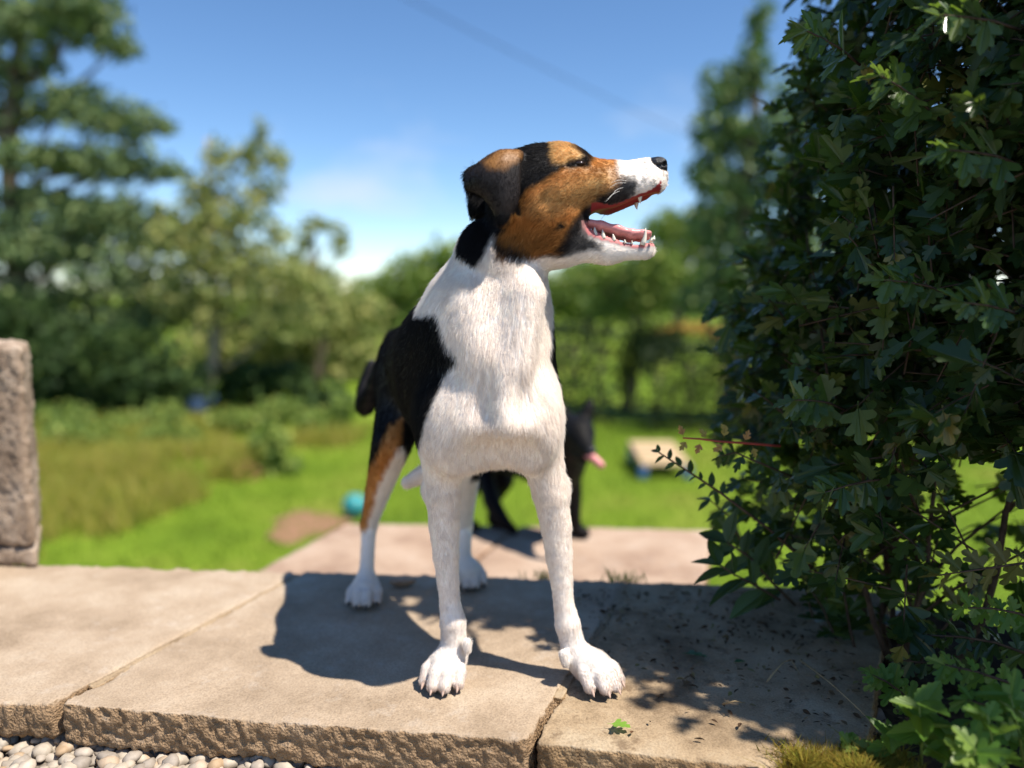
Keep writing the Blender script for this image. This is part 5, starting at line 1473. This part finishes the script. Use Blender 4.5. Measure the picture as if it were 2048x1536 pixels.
# white chew toy
wc = G(160, 1118, LAWN_Z + .25); bone = empty('chew_toy', wc); bone.location.z = lz(wc[0], wc[1])
tag(bone, 'small white and tan chew bone lying on the lawn by the stone block', 'toy')
z_ = bone.location.z + .05; cx, cy = wc[0], wc[1]
m_wt = plain('white_hide', (.72, .68, .60), .6, .3, 30, .1)
bf = Field((cx - .2, cy - .1, z_ - .08), (cx + .2, cy + .1, z_ + .09), .008)
bf.cone((cx - .09, cy, z_), (cx + .09, cy, z_), .030, .030, .02)
for sx in (-1, 1):
    for sy in (-1, 1): bf.cone((cx + sx * .10, cy + sy * .03, z_), (cx + sx * .105, cy + sy * .032, z_), .042, .042, .02)
a_, b_ = bf.surface(); link('hide_roll', mesh_np('hide_roll', a_, b_), m_wt, bone)
v, q = tube_np([(cx + .02, cy, z_), (cx + .06, cy, z_)], [.034, .034], 16); link('band', mesh_np('band', v, q), plain('tan_band', (.40, .22, .12), .6, .2, 20, .1), bone)
# blue watering can shape by the pale trunk: body, spout, handle
uc = P(395, 850, 11.4); uz = lz(uc[0], uc[1]); can = empty('watering_can', (uc[0], uc[1], uz))
tag(can, 'small blue garden can beside the pale tree trunk', 'garden can')
m_can = plain('dark_blue_plastic', (.015, .04, .09), .5, .4, 20, .1)
v, q = lathe([(.001, 0), (.13, 0), (.14, .03), (.13, .26), (.12, .28), (.001, .28)]); link('tank', mesh_np('tank', v + [uc[0], uc[1], uz], q), m_can, can)
link('spout', Soup().tube([(uc[0] + .1, uc[1], uz + .08), (uc[0] + .22, uc[1], uz + .22), (uc[0] + .28, uc[1], uz + .33)], [.03, .02, .028], 8).mesh('spout'), m_can, can)
link('handle', Soup().tube([(uc[0] - .12, uc[1], uz + .06), (uc[0] - .22, uc[1], uz + .2), (uc[0] - .15, uc[1], uz + .36), (uc[0], uc[1], uz + .38), (uc[0] + .06, uc[1], uz + .28)], [.012] * 5, 6).mesh('handle'), m_can, can)
# overhead cable between two poles outside the frame
c0, c1 = P(600, -116, 18), P(1560, 345, 34)
pts = [c0 + (c1 - c0) * t - np.array([0, 0, 1.0]) * 4 * .25 * t * (1 - t) for t in np.linspace(-.6, 1.4, 30)]
tag(link('overhead_cable', Soup().tube(pts, [.012] * 30, 5).mesh('overhead_cable'), plain('cable_black', (.02, .02, .022), .6, .2, 5, .1)), 'thin dark overhead cable crossing the blue sky', 'cable')

# ------------------------------------------------------------------ small things on the slabs
m_fresh = leaf_mat('fresh_leaf', [(0, (.17, .33, .04)), (1, (.19, .35, .045))], None, .4, .4, .3, (.3, .45, .04))
m_deadgreen = leaf_mat('dull_green_leaf', [(0, (.04, .11, .05)), (1, (.05, .13, .055))], None, .5, .3, .2, (.1, .2, .04))
m_deadbrown = leaf_mat('dry_brown_leaf', [(0, (.10, .05, .025)), (1, (.16, .09, .045))], None, .7, .2, .1, (.15, .08, .03))
def ground_leaf(name, label, px, py, ang, s, shape, mat, tilt=.25):
    p = G(px, py, .001); al = unit([math.cos(ang), math.sin(ang), .05]); nr = unit([tilt * math.sin(ang * 3), tilt * math.cos(ang * 2), 1])
    me = mesh_np(name, *shape, smooth=False); me.materials.append(mat)
    o = bpy.data.objects.new(name, me); COL.objects.link(o)
    nr = unit(nr - (nr @ al) * al)
    o.matrix_basis = leaf_matrix(p + np.array([0, 0, .10 * s]), al, nr, s)
    return tag(o, label, 'leaf')
ground_leaf('fallen_leaf', 'fresh green lobed leaf lying in the sun on the front slab', 1222, 1452, -.35, .022, HAW[2], m_fresh)
ground_leaf('fallen_leaf', 'dull green fallen leaf lying in the hedge shadow on the slab', 1372, 1310, -.2, .026, HAW[0], m_deadgreen)
ground_leaf('fallen_leaf', 'curled brown dead leaf right of the splayed paw', 1368, 1372, .8, .016, HAW[1], m_deadbrown, .5)
ground_leaf('fallen_leaf', 'small brown dead leaf near the far slab joint in shade', 1320, 1198, .3, .020, OVAL, m_deadbrown, .5)
ground_leaf('fallen_leaf', 'pale narrow leaf lying deepest in the hedge shadow', 1470, 1327, .5, .018, OVAL, m_deadgreen, .4)
ground_leaf('fallen_leaf', 'tiny brown leaf scrap just right of the fresh green leaf', 1262, 1468, 1.2, .008, OVAL, m_deadbrown, .5)
# crumbs of soil, bark and dry leaf swept against the hedge
n = 1000
lx, ly = RNG.uniform(.06, .42, n), RNG.uniform(.74, 1.16, n)
dn = np.clip((lx + ly - 0.96) / .35, 0.02, 1) ** 1.3
kp = RNG.random(n) < dn; lx, ly = lx[kp], ly[kp]; n = len(lx)
pos = np.stack([lx, ly, np.full(n, .0005)], -1)
al = unit(np.stack([RNG.normal(size=n), RNG.normal(size=n), RNG.uniform(-.1, .25, n)], -1)); nr = unit(np.stack([RNG.normal(size=n) * .5, RNG.normal(size=n) * .5, np.ones(n)], -1)); nr = unit(nr - (nr * al).sum(1, keepdims=True) * al)
v, f = place_leaves(OVAL, pos + [0, 0, .0016], al, nr, RNG.uniform(.003, .011, n))
m_litter = leaf_mat('leaf_litter', [(0, (.045, .026, .015)), (.5, (.09, .055, .03)), (.8, (.16, .11, .06)), (1, (.22, .20, .07))], None, .8, .15, .1, (.1, .06, .03))
tag(link('leaf_litter', mesh_np('leaf_litter', v, f, False), m_litter), 'brown crumbs of dry leaf and bark scattered on the shaded slab', 'leaf litter', kind='stuff')
# dry grass stalks and a bent twig in the litter
for i, (pts, lab) in enumerate((([(1600, 1320), (1660, 1365), (1720, 1420), (1765, 1470)], 'long bent dry twig hanging over the slab end by the hedge'), ([(1535, 1362), (1565, 1325), (1582, 1318), (1600, 1350)], 'thin forked dry grass stalk lying in the hedge shadow'), ([(1445, 1408), (1470, 1402), (1490, 1406)], 'short straw lying on the shaded slab'))):
    L_ = [G(x, y, .006 + .012 * math.sin(math.pi * t)) for (x, y), t in zip(pts, np.linspace(0, 1, len(pts)))]
    tag(link('dry_twig', Soup().tube(L_, np.linspace(.0011, .0005, len(L_)), 5).mesh('dry_twig'), plain('dry_straw', (.30, .22, .12), .8, .2, 50, .2)), lab, 'twig')
# moss along the slab's broken corner
n = 5200
a = RNG.uniform(0, 1, n); cxy = np.stack([G(1590, 1528)[:2] * (1 - q) + G(1790, 1540)[:2] * q for q in a]) + RNG.normal(size=(n, 2)) * [.012, .014]
base = np.c_[cxy, -.012 + .012 * fbm(np.c_[cxy, 0 * a], 40, 3, 9)]
m_moss = leaf_mat('moss_frond', [(0, (.16, .10, .02)), (.4, (.26, .19, .03)), (.8, (.20, .22, .03)), (1, (.36, .26, .06))], None, .8, .1, .3, (.3, .24, .03))
tag(link('moss', mesh_np('moss', *blades(n, base, .020, .0011, 1.2)), m_moss), 'yellow-brown moss cushion on the broken slab corner', 'moss', kind='stuff')
# grass tuft in the joint of the slabs and along the step
for (x_, y_, nn, hh, lab) in ((1246, 1166, 60, .010, 'tuft of grass growing in the joint at the rear slab edge'), (1090, 1158, 40, .004, 'sparse short grass along the rear slab edge behind the white legs')):
    p0 = G(x_, y_, -.01); base = p0 + RNG.normal(size=(nn, 3)) * [.016, .006, 0]
    tag(link('grass_tuft', mesh_np('grass_tuft', *blades(nn, base, hh + .012, .0012, .9)), m_blade), lab, 'grass tuft')
# pinkish stone chip behind the near legs
sc_ = G(806, 1172, 0); vv = iv * (1 + .25 * noise3(iv, 1.4, 9))[:, None] * [.020, .010, .007] + [sc_[0], sc_[1], .0065]
tag(link('stone_chip', mesh_np('stone_chip', vv, iff, False), m_stone_pink), 'flat pinkish stone chip lying between hind paw and foreleg', 'stone')
